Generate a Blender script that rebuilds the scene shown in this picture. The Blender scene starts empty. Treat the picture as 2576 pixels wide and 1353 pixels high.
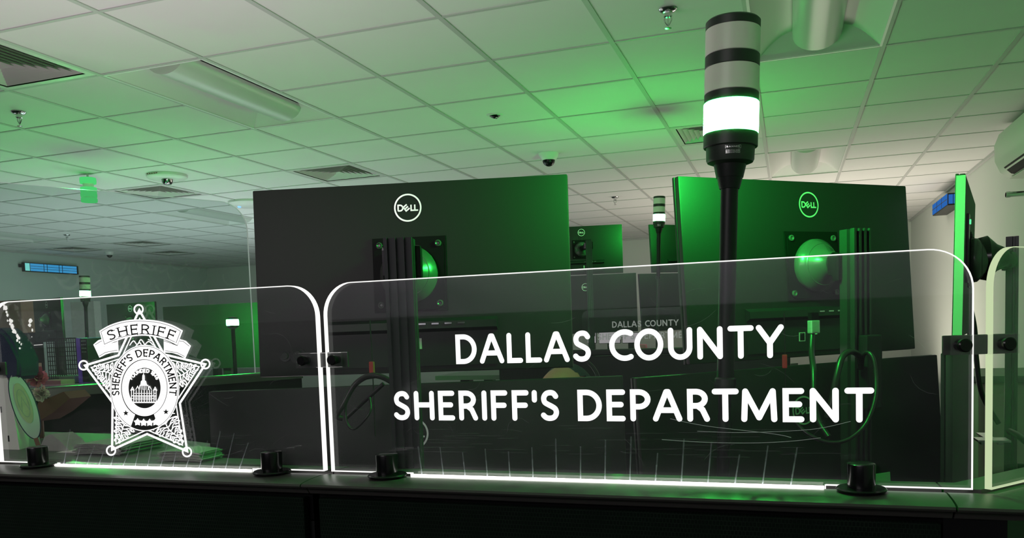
import bpy, bmesh, math, random
from mathutils import Vector, Matrix
random.seed(7)
PI = math.pi; R = math.radians
S = bpy.context.scene
C = S.collection
# ------------------------------------------------------------------ camera
FL, YAW, PIT, ROL = 2047.946, 0.3305555, -0.0697699, -0.0341620
PPY = 966.0                      # the photograph is the upper part of a taller frame: its optical axis lies low
CAM = Vector((0, 0, 1.43))
_cy, _sy, _cp, _sp = math.cos(YAW), math.sin(YAW), math.cos(PIT), math.sin(PIT)
FW = Vector((-_sy*_cp, _cy*_cp, _sp)); _r0 = Vector((_cy, _sy, 0)); _u0 = _r0.cross(FW)
RT = math.cos(ROL)*_r0 + math.sin(ROL)*_u0
UP = -math.sin(ROL)*_r0 + math.cos(ROL)*_u0
cd = bpy.data.cameras.new('camera'); cd.sensor_fit = 'HORIZONTAL'; cd.sensor_width = 36
cd.lens = 36*FL/2576; cd.shift_y = (PPY-676.5)/2576; cd.clip_start = .02
cam = bpy.data.objects.new('camera', cd); C.objects.link(cam)
cam.matrix_world = Matrix(((RT.x, UP.x, -FW.x, CAM.x), (RT.y, UP.y, -FW.y, CAM.y), (RT.z, UP.z, -FW.z, CAM.z), (0, 0, 0, 1)))
S.camera = cam
# ------------------------------------------------------------------ world, exposure
w = bpy.data.worlds.new('world'); S.world = w; w.use_nodes = True
w.node_tree.nodes['Background'].inputs[0].default_value = (.02, .02, .02, 1)
S.view_settings.view_transform = 'Standard'; S.view_settings.look = 'None'
S.view_settings.exposure = 0; S.view_settings.gamma = 1; S.view_settings.use_curve_mapping = False
S.cycles.max_bounces = 8; S.cycles.diffuse_bounces = 3; S.cycles.glossy_bounces = 3
S.cycles.transparent_max_bounces = 32; S.cycles.sample_clamp_indirect = 3
S.cycles.caustics_reflective = False; S.cycles.caustics_refractive = False

def ray(x, y): return FW + RT*((x-1288)/FL) - UP*((y-PPY)/FL)
def atY(x, y, Y): d = ray(x, y); return CAM + d*(Y/d.y)
def atX(x, y, X): d = ray(x, y); return CAM + d*(X/d.x)
def atZ(x, y, Z): d = ray(x, y); return CAM + d*((Z-CAM.z)/d.z)
def atD(x, y, D): return CAM + ray(x, y)*D

HC = 2.744                       # ceiling height
GX, GY, GS = -3.21286, 3.26088, .6096   # origin and pitch of the ceiling grid
XL, XR, YB, YF = -10.36, 1.622, 12.76, -4.5
YA = .9345                       # plane of the acrylic sign panels
ZA = 1.247                       # its lower edge

def lamp(name, loc, rot, size, sizey, power, col):
    l = bpy.data.lights.new(name, 'AREA'); l.shape = 'RECTANGLE'; l.size = size; l.size_y = sizey
    l.energy = power; l.color = col
    o = bpy.data.objects.new(name, l); o.location = loc; o.rotation_euler = rot; C.objects.link(o)
    return o
# added upward area fills that brighten the ceiling; no real lamps stand there
lamp('ceiling_fill_near', (-2.3, 2.1, 1.15), (PI, 0, 0), 2.4, 1.0, 24, (1, .80, .90))
lamp('ceiling_fill_right', (.2, 9.3, .6), (PI, 0, 0), 2.2, 2.4, 62, (1, .91, .76))
lamp('ceiling_fill_left', (-6.5, 7.4, .35), (PI, 0, 0), 4.5, 4.0, 86, (.80, 1, .95))
lamp('ceiling_fill_middle', (-3.4, 5.2, .35), (PI, 0, 0), 2.5, 2.0, 9, (.95, .95, .9))
# added unseen fills behind the camera, for the monitor backs and the reflected wall
lamp('front_fill', (-1.8, -2.6, 2.70), (.65, 0, 0), 2.4, .8, 58, (1, .93, .93))
lamp('wall_fill', (-1.5, -3.6, 2.65), (-.75, 0, 0), 4.0, .5, 40, (1, .90, 1))

# ------------------------------------------------------------------ materials
def mat(name, col, rough=.5, metal=0, emit=None, strength=0, spec=.5, noise=None, bump=None, sample=True):
    m = bpy.data.materials.new(name); m.use_nodes = True
    nt = m.node_tree; b = nt.nodes['Principled BSDF']
    b.inputs['Base Color'].default_value = (*col, 1); b.inputs['Roughness'].default_value = rough
    b.inputs['Metallic'].default_value = metal; b.inputs['Specular IOR Level'].default_value = spec
    if emit:
        b.inputs['Emission Color'].default_value = (*emit, 1); b.inputs['Emission Strength'].default_value = strength
        if not sample: m.cycles.emission_sampling = 'NONE'
    if noise or bump:
        tc = nt.nodes.new('ShaderNodeTexCoord'); n = nt.nodes.new('ShaderNodeTexNoise')
        sc, amt = noise or bump
        n.inputs['Scale'].default_value = sc; n.inputs['Detail'].default_value = 4
        nt.links.new(tc.outputs['Object'], n.inputs['Vector'])
        if noise:
            mr = nt.nodes.new('ShaderNodeMapRange'); mr.inputs[3].default_value = 1-amt; mr.inputs[4].default_value = 1+amt
            mx = nt.nodes.new('ShaderNodeVectorMath'); mx.operation = 'SCALE'; mx.inputs[0].default_value = col
            nt.links.new(n.outputs['Fac'], mr.inputs[0]); nt.links.new(mr.outputs[0], mx.inputs['Scale'])
            nt.links.new(mx.outputs[0], b.inputs['Base Color'])
        if bump:
            bp = nt.nodes.new('ShaderNodeBump'); bp.inputs['Strength'].default_value = amt; bp.inputs['Distance'].default_value = .002
            nt.links.new(n.outputs['Fac'], bp.inputs['Height']); nt.links.new(bp.outputs[0], b.inputs['Normal'])
    return m
def emat(name, col, s, sample=True):
    m = bpy.data.materials.new(name); m.use_nodes = True; nt = m.node_tree; nt.nodes.clear()
    e = nt.nodes.new('ShaderNodeEmission'); e.inputs[0].default_value = (*col, 1); e.inputs[1].default_value = s
    o = nt.nodes.new('ShaderNodeOutputMaterial'); nt.links.new(e.outputs[0], o.inputs[0])
    if not sample: m.cycles.emission_sampling = 'NONE'
    return m
def clear(name, tint, ior, haze, hcol, rough=.02):
    """clear sheet: see-through, with Fresnel reflection and a patchy diffuse share standing in for light haze"""
    m = bpy.data.materials.new(name); m.use_nodes = True; nt = m.node_tree; nt.nodes.clear()
    N = nt.nodes.new; L = nt.links.new
    t = N('ShaderNodeBsdfTransparent'); t.inputs[0].default_value = (*tint, 1)
    d = N('ShaderNodeBsdfDiffuse'); d.inputs[0].default_value = (*hcol, 1)
    g = N('ShaderNodeBsdfGlossy'); g.inputs['Roughness'].default_value = rough
    lw = N('ShaderNodeLayerWeight'); pw = N('ShaderNodeMath'); pw.operation = 'POWER'; pw.inputs[1].default_value = 5
    L(lw.outputs['Facing'], pw.inputs[0]); lw.inputs['Blend'].default_value = .5
    f0 = ((ior-1)/(ior+1))**2; f = N('ShaderNodeMath'); f.operation = 'MULTIPLY_ADD'; f.inputs[1].default_value = 1-f0; f.inputs[2].default_value = f0; L(pw.outputs[0], f.inputs[0])
    n = N('ShaderNodeTexNoise'); n.inputs['Scale'].default_value = 9; n.inputs['Detail'].default_value = 5
    tc = N('ShaderNodeTexCoord'); L(tc.outputs['Object'], n.inputs['Vector'])
    mr = N('ShaderNodeMapRange'); mr.inputs[1].default_value = .3; mr.inputs[2].default_value = .75
    mr.inputs[3].default_value = haze*.5; mr.inputs[4].default_value = haze*1.4  # light haze put into the sheet as a diffuse share
    L(n.outputs['Fac'], mr.inputs[0])
    m1 = N('ShaderNodeMixShader'); m2 = N('ShaderNodeMixShader'); o = N('ShaderNodeOutputMaterial')
    L(mr.outputs[0], m1.inputs[0]); L(t.outputs[0], m1.inputs[1]); L(d.outputs[0], m1.inputs[2])
    L(f.outputs[0], m2.inputs[0]); L(m1.outputs[0], m2.inputs[1]); L(g.outputs[0], m2.inputs[2]); L(m2.outputs[0], o.inputs[0])
    return m
def veil(name, col, a):
    m = bpy.data.materials.new(name); m.use_nodes = True; nt = m.node_tree; nt.nodes.clear()
    t = nt.nodes.new('ShaderNodeBsdfTransparent'); d = nt.nodes.new('ShaderNodeBsdfDiffuse'); d.inputs[0].default_value = (*col, 1)
    x = nt.nodes.new('ShaderNodeMixShader'); x.inputs[0].default_value = a; o = nt.nodes.new('ShaderNodeOutputMaterial')
    nt.links.new(t.outputs[0], x.inputs[1]); nt.links.new(d.outputs[0], x.inputs[2]); nt.links.new(x.outputs[0], o.inputs[0])
    return m
GREEN = (.03, 1.0, .10)
M = {}
M['tile'] = mat('ceiling_tile', (.74, .73, .72), .95, bump=(260, .25), noise=(3, .03))
M['silver'] = mat('silver_trim', (.45, .45, .45), .45)
M['bar'] = mat('grid_bar', (.50, .50, .49), .6)
M['wall'] = mat('wall_paint', (.62, .64, .60), .8, bump=(90, .1))
M['wallg'] = mat('wall_paint_grey', (.56, .63, .60), .8, bump=(90, .1))
M['wallb'] = mat('wall_paint_mauve', (.58, .52, .60), .8)
M['carpet'] = mat('carpet', (.05, .05, .055), .95, noise=(60, .4))
M['white'] = mat('white_enamel', (.72, .72, .70), .4)
M['lens'] = mat('troffer_lens', (.58, .61, .57), .3)
M['vent'] = mat('vent_metal', (.60, .58, .56), .45)
M['void'] = mat('duct_black', (.01, .01, .01), .9)
M['chrome'] = mat('chrome', (.7, .7, .7), .15, 1)
M['black'] = mat('black_plastic', (.010, .011, .012), .42, spec=.3, bump=(500, .08))
M['shell'] = mat('monitor_shell', (.0070, .0072, .0076), .50, spec=.42, bump=(1400, .12))
M['gloss'] = mat('black_gloss', (.006, .006, .007), .20, spec=.35)
M['matte'] = mat('black_matte', (.005, .0052, .0055), .45, spec=.10)
M['hub'] = mat('hub_grey', (.09, .09, .09), .26, .3)
M['pole'] = mat('anodised_pole', (.035, .036, .038), .32, .35)
M['logo'] = mat('logo_grey', (.95, .96, .95), .30, .7)
M['rail'] = mat('rail_plastic', (.050, .047, .045), .36, bump=(700, .06))
M['cable'] = mat('cable_black', (.015, .015, .015), .35)
M['acryl'] = clear('acrylic_sheet', (.965, .97, .97), 1.5, .022, (.62, .62, .66))
M['glass'] = clear('tall_glass', (.82, .86, .85), 1.25, .025, (.45, .50, .50))
M['edge'] = emat('lit_acrylic_edge', (1, .99, .95), 1.15, False)
M['edgeg'] = emat('lit_acrylic_edge_pale', (.70, .85, .50), .80, False)
M['glassedge'] = mat('polished_glass_edge', (.6, .66, .62), .2, emit=(.7, .8, .75), strength=.22, sample=False)  # brightness of the edge put in as weak emission
M['letter'] = emat('lit_engraving', (1, .985, .98), 1.35, False)
M['letterdim'] = emat('dim_engraving', (.78, .85, .76), .34, False)
M['led'] = emat('led_line', (1, .97, .90), 7.0)
M['ink'] = mat('clear_gap', (.012, .016, .014), .5)
M['faint'] = mat('faint_engraving', (.6, .6, .6), .6, emit=(.72, .72, .72), strength=1, sample=False)
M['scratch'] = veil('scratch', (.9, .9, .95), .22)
M['beam'] = veil('led_streak', (.80, .82, .95), .13)  # LED beams inside the acrylic painted as a pale veil
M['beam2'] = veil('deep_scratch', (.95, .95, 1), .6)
M['on'] = emat('lamp_on_green', GREEN, 760)
M['onfar'] = emat('lamp_on_green_far', GREEN, 560)
M['off'] = mat('lamp_off_lens', (.86, .86, .76), .35)
M['band'] = mat('lamp_band', (.022, .030, .024), .45)
M['blue'] = emat('blue_screen', (.06, .42, .86), .85, False)
M['blued'] = emat('blue_screen_dark', (.03, .16, .55), .80, False)
M['cyan'] = emat('cyan_screen', (.25, .85, .80), 1.0, False)
M['bluegrid'] = mat('screen_grid', (.01, .03, .08), .5)
M['led_g'] = emat('led_green', (.1, 1, .3), 1.5, False)
M['led_b'] = emat('led_blue', (.15, .4, 1), 2.0, False)
M['skin'] = mat('skin', (.40, .15, .115), .6)
M['skin2'] = mat('terracotta', (.20, .10, .065), .7)
M['shirt'] = mat('dark_shirt', (.02, .022, .03), .9)
M['pants'] = mat('dark_trousers', (.03, .028, .025), .9)
M['eye'] = mat('eye', (.7, .7, .7), .2)
M['paper'] = mat('paper', (.78, .77, .72), .8)
M['papr2'] = mat('paper_grey', (.33, .33, .31), .8, noise=(40, .25))
M['navy'] = mat('navy_fabric', (.010, .020, .065), .75)
M['teal'] = mat('teal_card', (.50, .56, .53), .6, noise=(25, .15))
M['tan'] = mat('tan_print', (.46, .42, .30), .7, noise=(60, .3))
M['pink'] = mat('pink_paper', (.90, .30, .40), .8)
M['tissue'] = mat('tissue_paper', (.85, .82, .70), .8)
M['wood'] = mat('brown_wood', (.20, .10, .06), .6, noise=(8, .3))
M['desk'] = mat('desk_laminate', (.10, .11, .10), .5, noise=(14, .2))
M['beige'] = mat('cabinet_beige', (.30, .25, .23), .6)
M['purple'] = mat('purple_spine', (.20, .08, .55), .5, emit=(.25, .1, .8), strength=.12, sample=False)  # no lamp: a weak glow is added to the purple
M['red'] = mat('red_tag', (.55, .05, .04), .6)
M['ac'] = mat('ac_white', (.62, .64, .58), .45)
M['screen'] = emat('lit_screen', (.85, .88, 1), .8)
M['pinkscreen'] = emat('pink_screen', (.85, .58, .66), .75, False)
M['paperscreen'] = emat('white_screen', (.72, .68, .70), .55, False)
M['stick'] = mat('sticker', (.52, .56, .50), .6)
# woven fabric of the low partition
def fabric():
    m = mat('panel_fabric', (.005, .011, .007), .95, spec=.1)
    nt = m.node_tree; b = nt.nodes['Principled BSDF']
    tc = nt.nodes.new('ShaderNodeTexCoord'); mp = nt.nodes.new('ShaderNodeMapping'); mp.inputs['Rotation'].default_value = (PI/2, 0, 0)
    br = nt.nodes.new('ShaderNodeTexBrick')
    br.inputs['Color1'].default_value = (.004, .009, .006, 1); br.inputs['Color2'].default_value = (.004, .009, .006, 1)
    br.inputs['Mortar'].default_value = (.018, .030, .021, 1); br.inputs['Scale'].default_value = 110
    br.inputs['Mortar Size'].default_value = .035; br.inputs['Row Height'].default_value = .55; br.inputs['Brick Width'].default_value = .42
    n = nt.nodes.new('ShaderNodeTexNoise'); n.inputs['Scale'].default_value = 30
    mx = nt.nodes.new('ShaderNodeMix'); mx.data_type = 'RGBA'; mx.inputs[6].default_value = (.004, .009, .006, 1)
    L = nt.links.new
    L(tc.outputs['Object'], mp.inputs[0]); L(mp.outputs[0], br.inputs[0]); L(tc.outputs['Object'], n.inputs[0])
    L(n.outputs['Fac'], mx.inputs[0]); L(br.outputs['Color'], mx.inputs[7]); L(mx.outputs[2], b.inputs['Base Color'])
    return m
M['fabric'] = fabric()

# ------------------------------------------------------------------ mesh helpers
def box(bm, c, s, mx=None, bev=0):
    c = Vector(c); r = bmesh.ops.create_cube(bm, size=1)
    vs = r['verts']
    for v in vs: v.co = Vector((v.co.x*s[0], v.co.y*s[1], v.co.z*s[2]))
    if bev:
        es = list({e for v in vs for e in v.link_edges})
        q = bmesh.ops.bevel(bm, geom=es, offset=bev, segments=2, affect='EDGES', profile=.7)
        vs = list(set(q['verts']) | {v for v in vs if v.is_valid})
        seen = set(); st = [vs[0]]
        while st:
            v = st.pop()
            if v in seen: continue
            seen.add(v); st += [e.other_vert(v) for e in v.link_edges]
        vs = list(seen)
    for v in vs:
        p = v.co.copy()
        if mx is not None: p = mx @ p
        v.co = p + c
def prism(bm, pts, vec, caps=True, sides=True):
    vec = Vector(vec)
    a = [bm.verts.new(Vector(p)) for p in pts]; b = [bm.verts.new(Vector(p)+vec) for p in pts]
    n = len(a)
    if caps: bm.faces.new(a); bm.faces.new(b[::-1])
    if sides:
        for i in range(n): bm.faces.new((a[i], b[i], b[(i+1) % n], a[(i+1) % n]))
def lathe(bm, prof, mx=None, n=40, caps=True):
    """profile of (radius, height) turned about local z"""
    mx = mx or Matrix()
    rings = [[bm.verts.new(mx @ Vector((r*math.cos(2*PI*k/n), r*math.sin(2*PI*k/n), z))) for k in range(n)] for r, z in prof]
    for A, B in zip(rings, rings[1:]):
        for k in range(n): bm.faces.new((A[k], A[(k+1) % n], B[(k+1) % n], B[k]))
    if caps: bm.faces.new(rings[0][::-1]); bm.faces.new(rings[-1])
def tube(bm, pts, r, n=10, closed=False):
    P = [Vector(p) for p in pts]; rings = []
    up = Vector((0, 0, 1)); prev = None
    for i, p in enumerate(P):
        a = P[i-1] if (i or closed) else P[i]; b = P[(i+1) % len(P)] if (i < len(P)-1 or closed) else P[i]
        t = (b-a).normalized()
        if prev is None:
            q = up.cross(t)
            if q.length < .1: q = Vector((1, 0, 0)).cross(t)
            prev = q.normalized()
        q = (prev - t*prev.dot(t)).normalized(); prev = q; s = t.cross(q)
        rr = r[i] if isinstance(r, (list, tuple)) else r
        rings.append([bm.verts.new(p + (q*math.cos(2*PI*k/n) + s*math.sin(2*PI*k/n))*rr) for k in range(n)])
    m = len(rings)
    for i in range(m if closed else m-1):
        A, B = rings[i], rings[(i+1) % m]
        for k in range(n): bm.faces.new((A[k], A[(k+1) % n], B[(k+1) % n], B[k]))
    if not closed: bm.faces.new(rings[0][::-1]); bm.faces.new(rings[-1])
def smooth_path(pts, n=8):
    P = [Vector(p) for p in pts]; out = []
    for i in range(len(P)-1):
        p0, p1, p2, p3 = P[max(i-1, 0)], P[i], P[i+1], P[min(i+2, len(P)-1)]
        for k in range(n):
            t = k/n
            out.append(.5*((2*p1)+(p2-p0)*t+(2*p0-5*p1+4*p2-p3)*t*t+(3*p1-p0-3*p2+p3)*t**3))
    return out + [P[-1]]
def stroke(bm, pts, wd, mp, closed=False, cap=True):
    """flat ribbon of constant width along a 2D path, mapped to space by mp"""
    P = [Vector((p[0], p[1])) for p in pts]
    if len(P) < 2: return
    n = len(P); h = wd/2; L = []; R = []
    for i in range(n):
        if closed: a, b = P[i-1], P[(i+1) % n]
        else: a, b = P[max(i-1, 0)], P[min(i+1, n-1)]
        d1 = (P[i]-a); d2 = (b-P[i])
        d1 = d1.normalized() if d1.length > 1e-9 else d2.normalized()
        d2 = d2.normalized() if d2.length > 1e-9 else d1
        t = d1+d2
        t = t.normalized() if t.length > 1e-6 else d1
        nn = Vector((-t.y, t.x)); c = max(.45, nn.dot(Vector((-d1.y, d1.x))))
        L.append(bm.verts.new(mp(*(P[i]+nn*h/c)))); R.append(bm.verts.new(mp(*(P[i]-nn*h/c))))
    for i in range(n if closed else n-1):
        j = (i+1) % n; bm.faces.new((L[i], R[i], R[j], L[j]))
    if cap and not closed:
        for e, o in ((0, 1), (n-1, n-2)):
            d = (P[e]-P[o]).normalized(); nn = Vector((-d.y, d.x))
            bm.faces.new([bm.verts.new(mp(*(P[e]+(nn*math.cos(a)+d*math.sin(a))*h))) for a in [PI*k/8 for k in range(9)]])
def poly(bm, pts, mp): bm.faces.new([bm.verts.new(mp(*p)) for p in pts])

def obj(name, bm, m, parent=None, world=False, smooth=None):
    """one mesh object; parts give coordinates local to their thing, or world ones with world=True"""
    if parent is not None and world: bm.transform(full(parent).inverted())
    bmesh.ops.recalc_face_normals(bm, faces=bm.faces)
    me = bpy.data.meshes.new(name); bm.to_mesh(me); bm.free()
    for k in (m if isinstance(m, (list, tuple)) else [m]): me.materials.append(M[k])
    o = bpy.data.objects.new(name, me); C.objects.link(o); o.parent = parent
    if smooth is not None:
        for p in me.polygons: p.use_smooth = True
        me.set_sharp_from_angle(angle=math.radians(smooth))
    return o
def full(o):
    m = o.matrix_basis.copy()
    while o.parent: o = o.parent; m = o.matrix_basis @ m
    return m
def tag(o, label, cat, group=None, kind=None):
    o['label'] = label; o['category'] = cat
    if group: o['group'] = group
    if kind: o['kind'] = kind
    return o
def thing(name, label, cat, loc=(0, 0, 0), rz=0, tilt=0, group=None, roll=0):
    o = bpy.data.objects.new(name, None); o.empty_display_size = .05; C.objects.link(o)
    o.matrix_basis = Matrix.Translation(loc) @ Matrix.Rotation(rz, 4, 'Z') @ Matrix.Rotation(tilt, 4, 'X') @ Matrix.Rotation(roll, 4, 'Y')
    return tag(o, label, cat, group)
def single(name, bm, m, label, cat, group=None, smooth=None):
    """a thing that is one mesh, built in world coordinates; its origin moves to its base"""
    xs = [v.co for v in bm.verts]
    b = Vector(((min(p.x for p in xs)+max(p.x for p in xs))/2, (min(p.y for p in xs)+max(p.y for p in xs))/2, min(p.z for p in xs)))
    bm.transform(Matrix.Translation(-b)); o = obj(name, bm, m, smooth=smooth); o.location = b
    return tag(o, label, cat, group)
def struct(name, bm, m, smooth=None):
    o = obj(name, bm, m, smooth=smooth); o['kind'] = 'structure'; return o
def kids(o): return [c for c in bpy.data.objects if c.parent == o]
def dup(root, mw, label, group=None):
    r = root.copy(); C.objects.link(r); r.matrix_basis = mw; r['label'] = label
    if group: r['group'] = group
    for ch in kids(root):
        c = ch.copy(); C.objects.link(c); c.parent = r
        for g in kids(ch):
            d = g.copy(); C.objects.link(d); d.parent = c
    return r
B = bmesh.new

# ------------------------------------------------------------------ the room
bm = B(); box(bm, ((XL+XR)/2, (YB+YF)/2, -.05), (XR-XL+.4, YB-YF+.4, .1)); struct('floor', bm, 'carpet')
for nm, c, s, m in (('wall_right', (XR+.05, (YB+YF)/2, HC/2), (.1, YB-YF+.4, HC+.3), 'wall'), ('wall_left', (XL-.05, (YB+YF)/2, HC/2), (.1, YB-YF+.4, HC+.3), 'wallg'),
                    ('wall_back', ((XL+XR)/2, YB+.05, HC/2), (XR-XL, .1, HC+.3), 'wall'), ('wall_front', ((XL+XR)/2, YF-.05, HC/2), (XR-XL, .1, HC+.3), 'wallb')):
    bm = B(); box(bm, c, s); struct(nm, bm, m)
for nm, c, s in (('baseboard_right', (XR-.007, (YB+YF)/2, .05), (.012, YB-YF, .1)), ('baseboard_back', ((XL+XR)/2, YB-.007, .05), (XR-XL, .012, .1)),
                 ('baseboard_left', (XL+.007, (YB+YF)/2, .05), (.012, YB-YF, .1))):
    bm = B(); box(bm, c, s); struct(nm, bm, 'black')
bm = B(); box(bm, ((XL+XR)/2, YF+.02, .775), (XR-XL, .04, 1.55)); struct('reflection_band', bm, 'carpet')  # unseen dark band added for its reflection in the acrylic
LIGHTS = [(0, 0), (5, 0), (-5, 0), (-10, 0), (0, 6), (5, 6), (-5, 6), (-10, 6), (0, -6), (5, -6), (-5, -6)]
VENTS = [(-1, -1), (-1, 4), (-4, 4), (4, 4), (-9, 9), (-11, 8.85), (-10, 11)]
VENTS = [(a, int(round(b))) for a, b in VENTS]
holes = {(i, j+k) for i, j in LIGHTS for k in (0, 1)} | set(VENTS)
i0 = int(math.floor((XL-GX)/GS)); i1 = int(math.ceil((XR-GX)/GS)); j0 = int(math.floor((YF-GY)/GS)); j1 = int(math.ceil((YB-GY)/GS))
def gx(i): return max(XL, min(XR, GX+i*GS))
def gy(j): return max(YF, min(YB, GY+j*GS))
bm = B()
for i in range(i0, i1):
    for j in range(j0, j1):
        if (i, j) in holes: continue
        a, b, c, d = gx(i), gx(i+1), gy(j), gy(j+1)
        if b-a < .01 or d-c < .01: continue
        bm.faces.new([bm.verts.new(p) for p in ((a, c, HC), (a, d, HC), (b, d, HC), (b, c, HC))])
bx0, by0 = XL, YF
q = [bm.verts.new(p) for p in ((XL-.1, YF-.1, HC+.2), (XL-.1, YB+.1, HC+.2), (XR+.1, YB+.1, HC+.2), (XR+.1, YF-.1, HC+.2))]
bm.faces.new(q)
struct('ceiling', bm, 'tile')
bm = B()
for i in range(i0+1, i1): box(bm, (GX+i*GS, (YB+YF)/2, HC-.002), (.024, YB-YF, .005))
for j in range(j0+1, j1):
    st = i0
    for i in range(i0, i1+1):
        if i == i1 or (i, j-1) in LIGHTS:             # a troffer interrupts the cross bar
            a, b = gx(st), gx(i)
            if b-a > .02: box(bm, ((a+b)/2, GY+j*GS, HC-.0012), (b-a, .018, .005))
            st = i+1
struct('trim_1', bm, 'bar')
bm = B()
box(bm, (XR-.012, (YB+YF)/2, HC-.012), (.022, YB-YF, .022)); box(bm, ((XL+XR)/2, YB-.012, HC-.012), (XR-XL, .022, .022)); box(bm, (XL+.012, (YB+YF)/2, HC-.012), (.022, YB-YF, .022))
struct('trim_2', bm, 'bar')

# ------------------------------------------------------------------ ceiling lights, vents and fittings
def troffer(i, j, label):
    w_, l_ = GS-.03, 2*GS-.03
    t = thing('ceiling_light', label, 'light', (GX+(i+.5)*GS, GY+(j+1)*GS, HC), group='unlit ceiling troffers')
    bm = B()
    hw, hl = w_/2, l_/2
    for sx in (-1, 1):                                          # curved reflector wings
        prof = [(sx*(hw-(hw-.10)*k/8), .085*math.sin(k/8*PI/2)) for k in range(9)]
        for y0, y1 in ((-hl, hl),):
            A = [bm.verts.new((x, y0, z)) for x, z in prof]; D = [bm.verts.new((x, y1, z)) for x, z in prof]
            for k in range(8): bm.faces.new((A[k], D[k], D[k+1], A[k+1]))
    obj('reflector', bm, 'white', t, smooth=60)
    bm = B()
    for sy in (-1, 1):                                          # sloping end plates
        cur = [(-(hw-(hw-.10)*k/8), .085*math.sin(k/8*PI/2)) for k in range(9)]; cur += [(-x, z) for x, z in cur[::-1]]
        lo = [bm.verts.new((x, sy*hl, 0)) for x, z in cur]; hi = [bm.verts.new((x, sy*(hl-.13*z/.085), z)) for x, z in cur]
        for k in range(len(cur)-1): bm.faces.new((lo[k], lo[k+1], hi[k+1], hi[k]))
        box(bm, (0, sy*(hl+.004), .0), (w_, .012, .01))
    for sx in (-1, 1): box(bm, (sx*(hw+.004), 0, 0), (.012, l_+.016, .01))
    obj('frame', bm, 'white', t)
    bm = B()
    n = 14; y0, y1 = -hl+.085, hl-.085
    A = []; D = []
    for k in range(n+1):
        a = PI*k/n; x, z = -.115*math.cos(a), .075-.085*math.sin(a)
        A.append(bm.verts.new((x, y0, z))); D.append(bm.verts.new((x, y1, z)))
    for k in range(n): bm.faces.new((A[k], D[k], D[k+1], A[k+1]))
    bm.faces.new(A); bm.faces.new(D[::-1])
    obj('lens', bm, 'lens', t, smooth=60)
    bm = B(); box(bm, (0, 0, .11), (w_, l_, .03)); obj('housing', bm, 'white', t)
    return t
LL = {(0, 0): 'unlit ceiling troffer nearest at upper left, beside the big louvred vent', (5, 0): 'unlit ceiling troffer above the near green tower light, cut by the top edge',
      (5, 6): 'small-looking unlit ceiling troffer just above the top edge of the right upper monitor', (-5, 6): 'unlit ceiling troffer just left of the left upper monitor, behind the ceiling access point',
      (-10, 6): 'unlit ceiling troffer at the far left edge, above the blue light bar'}
for i, j in LIGHTS:
    if (i, j) in LL: troffer(i, j, LL[(i, j)])
    else:
        bm = B(); box(bm, (GX+(i+.5)*GS, GY+(j+1)*GS, HC+.01), (GS, 2*GS, .02))
        struct('trim_3', bm, 'white')
VL = {(-1, -1): 'large square louvred vent cut off by the upper left edge', (-1, 4): 'square louvred ceiling vent just above the left upper monitor', (-4, 4): 'square louvred ceiling vent below the round smoke detector',
      (4, 4): 'square louvred ceiling vent half hidden behind the near tower light', (-9, 9): 'small far ceiling vent right of the small dome camera', (-11, 9): 'small far ceiling vent above the blue light bar', (-10, 11): 'faintest farthest ceiling vent, left of the left upper monitor'}
for i, j in VENTS:
    t = thing('ceiling_vent', VL[(i, j)], 'vent', (GX+(i+.5)*GS, GY+(j+.5)*GS, HC), group='square louvred ceiling vents')
    bm = B(); hs = GS/2-.012
    o_ = [(-hs, -hs), (hs, -hs), (hs, hs), (-hs, hs)]
    def ring(bm, a, za, b, zb):
        A = [bm.verts.new((sx*a, sy*a, za)) for sx, sy in ((-1, -1), (1, -1), (1, 1), (-1, 1))]
        D = [bm.verts.new((sx*b, sy*b, zb)) for sx, sy in ((-1, -1), (1, -1), (1, 1), (-1, 1))]
        for k in range(4): bm.faces.new((A[k], A[(k+1) % 4], D[(k+1) % 4], D[k]))
    ring(bm, hs, -.004, hs-.035, -.004); ring(bm, hs, -.004, hs, .02)
    obj('frame', bm, 'vent', t)
    bm = B()
    for k in range(7):
        a = hs-.035-k*.034
        ring(bm, a-.006, .0, a-.038, .030)
    obj('louvre', bm, 'vent', t)
    bm = B(); box(bm, (0, 0, .075), (2*hs, 2*hs, .06)); obj('duct', bm, 'void', t)

def sprinkler(p, label):
    t = thing('fire_sprinkler', label, 'sprinkler', p, group='pendent fire sprinklers')
    bm = B(); lathe(bm, [(.036, 0), (.038, -.004), (.030, -.012), (.018, -.014)], n=28); obj('escutcheon', bm, 'chrome', t, smooth=40)
    bm = B(); lathe(bm, [(.014, -.010), (.014, -.026), (.018, -.027), (.018, -.033), (.011, -.036)], n=6); obj('body', bm, 'chrome', t)
    bm = B()
    for s in (-1, 1): tube(bm, smooth_path([(s*.012, 0, -.034), (s*.015, 0, -.045), (s*.009, 0, -.058), (s*.002, 0, -.068)]), .0028, 8)
    tube(bm, [(0, 0, -.036), (0, 0, -.080)], .0025, 8); obj('yoke', bm, 'chrome', t, smooth=40)
    bm = B(); lathe(bm, [(.003, -.078), (.013, -.079), (.014, -.081), (.003, -.082)], n=20); obj('deflector', bm, 'chrome', t)
for (x, y), lb in zip([(1680, 22), (47, 281), (168, 590), (1547, 495)],
                      ['large chrome sprinkler hanging from the ceiling left of the near tower light', 'chrome sprinkler hanging near the left edge below the large vent',
                       'tiny sprinkler on the far ceiling above the blue light bar', 'tiny sprinkler on the ceiling left of the distant tower light']):
    sprinkler(atZ(x, y, HC), lb)
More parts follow.
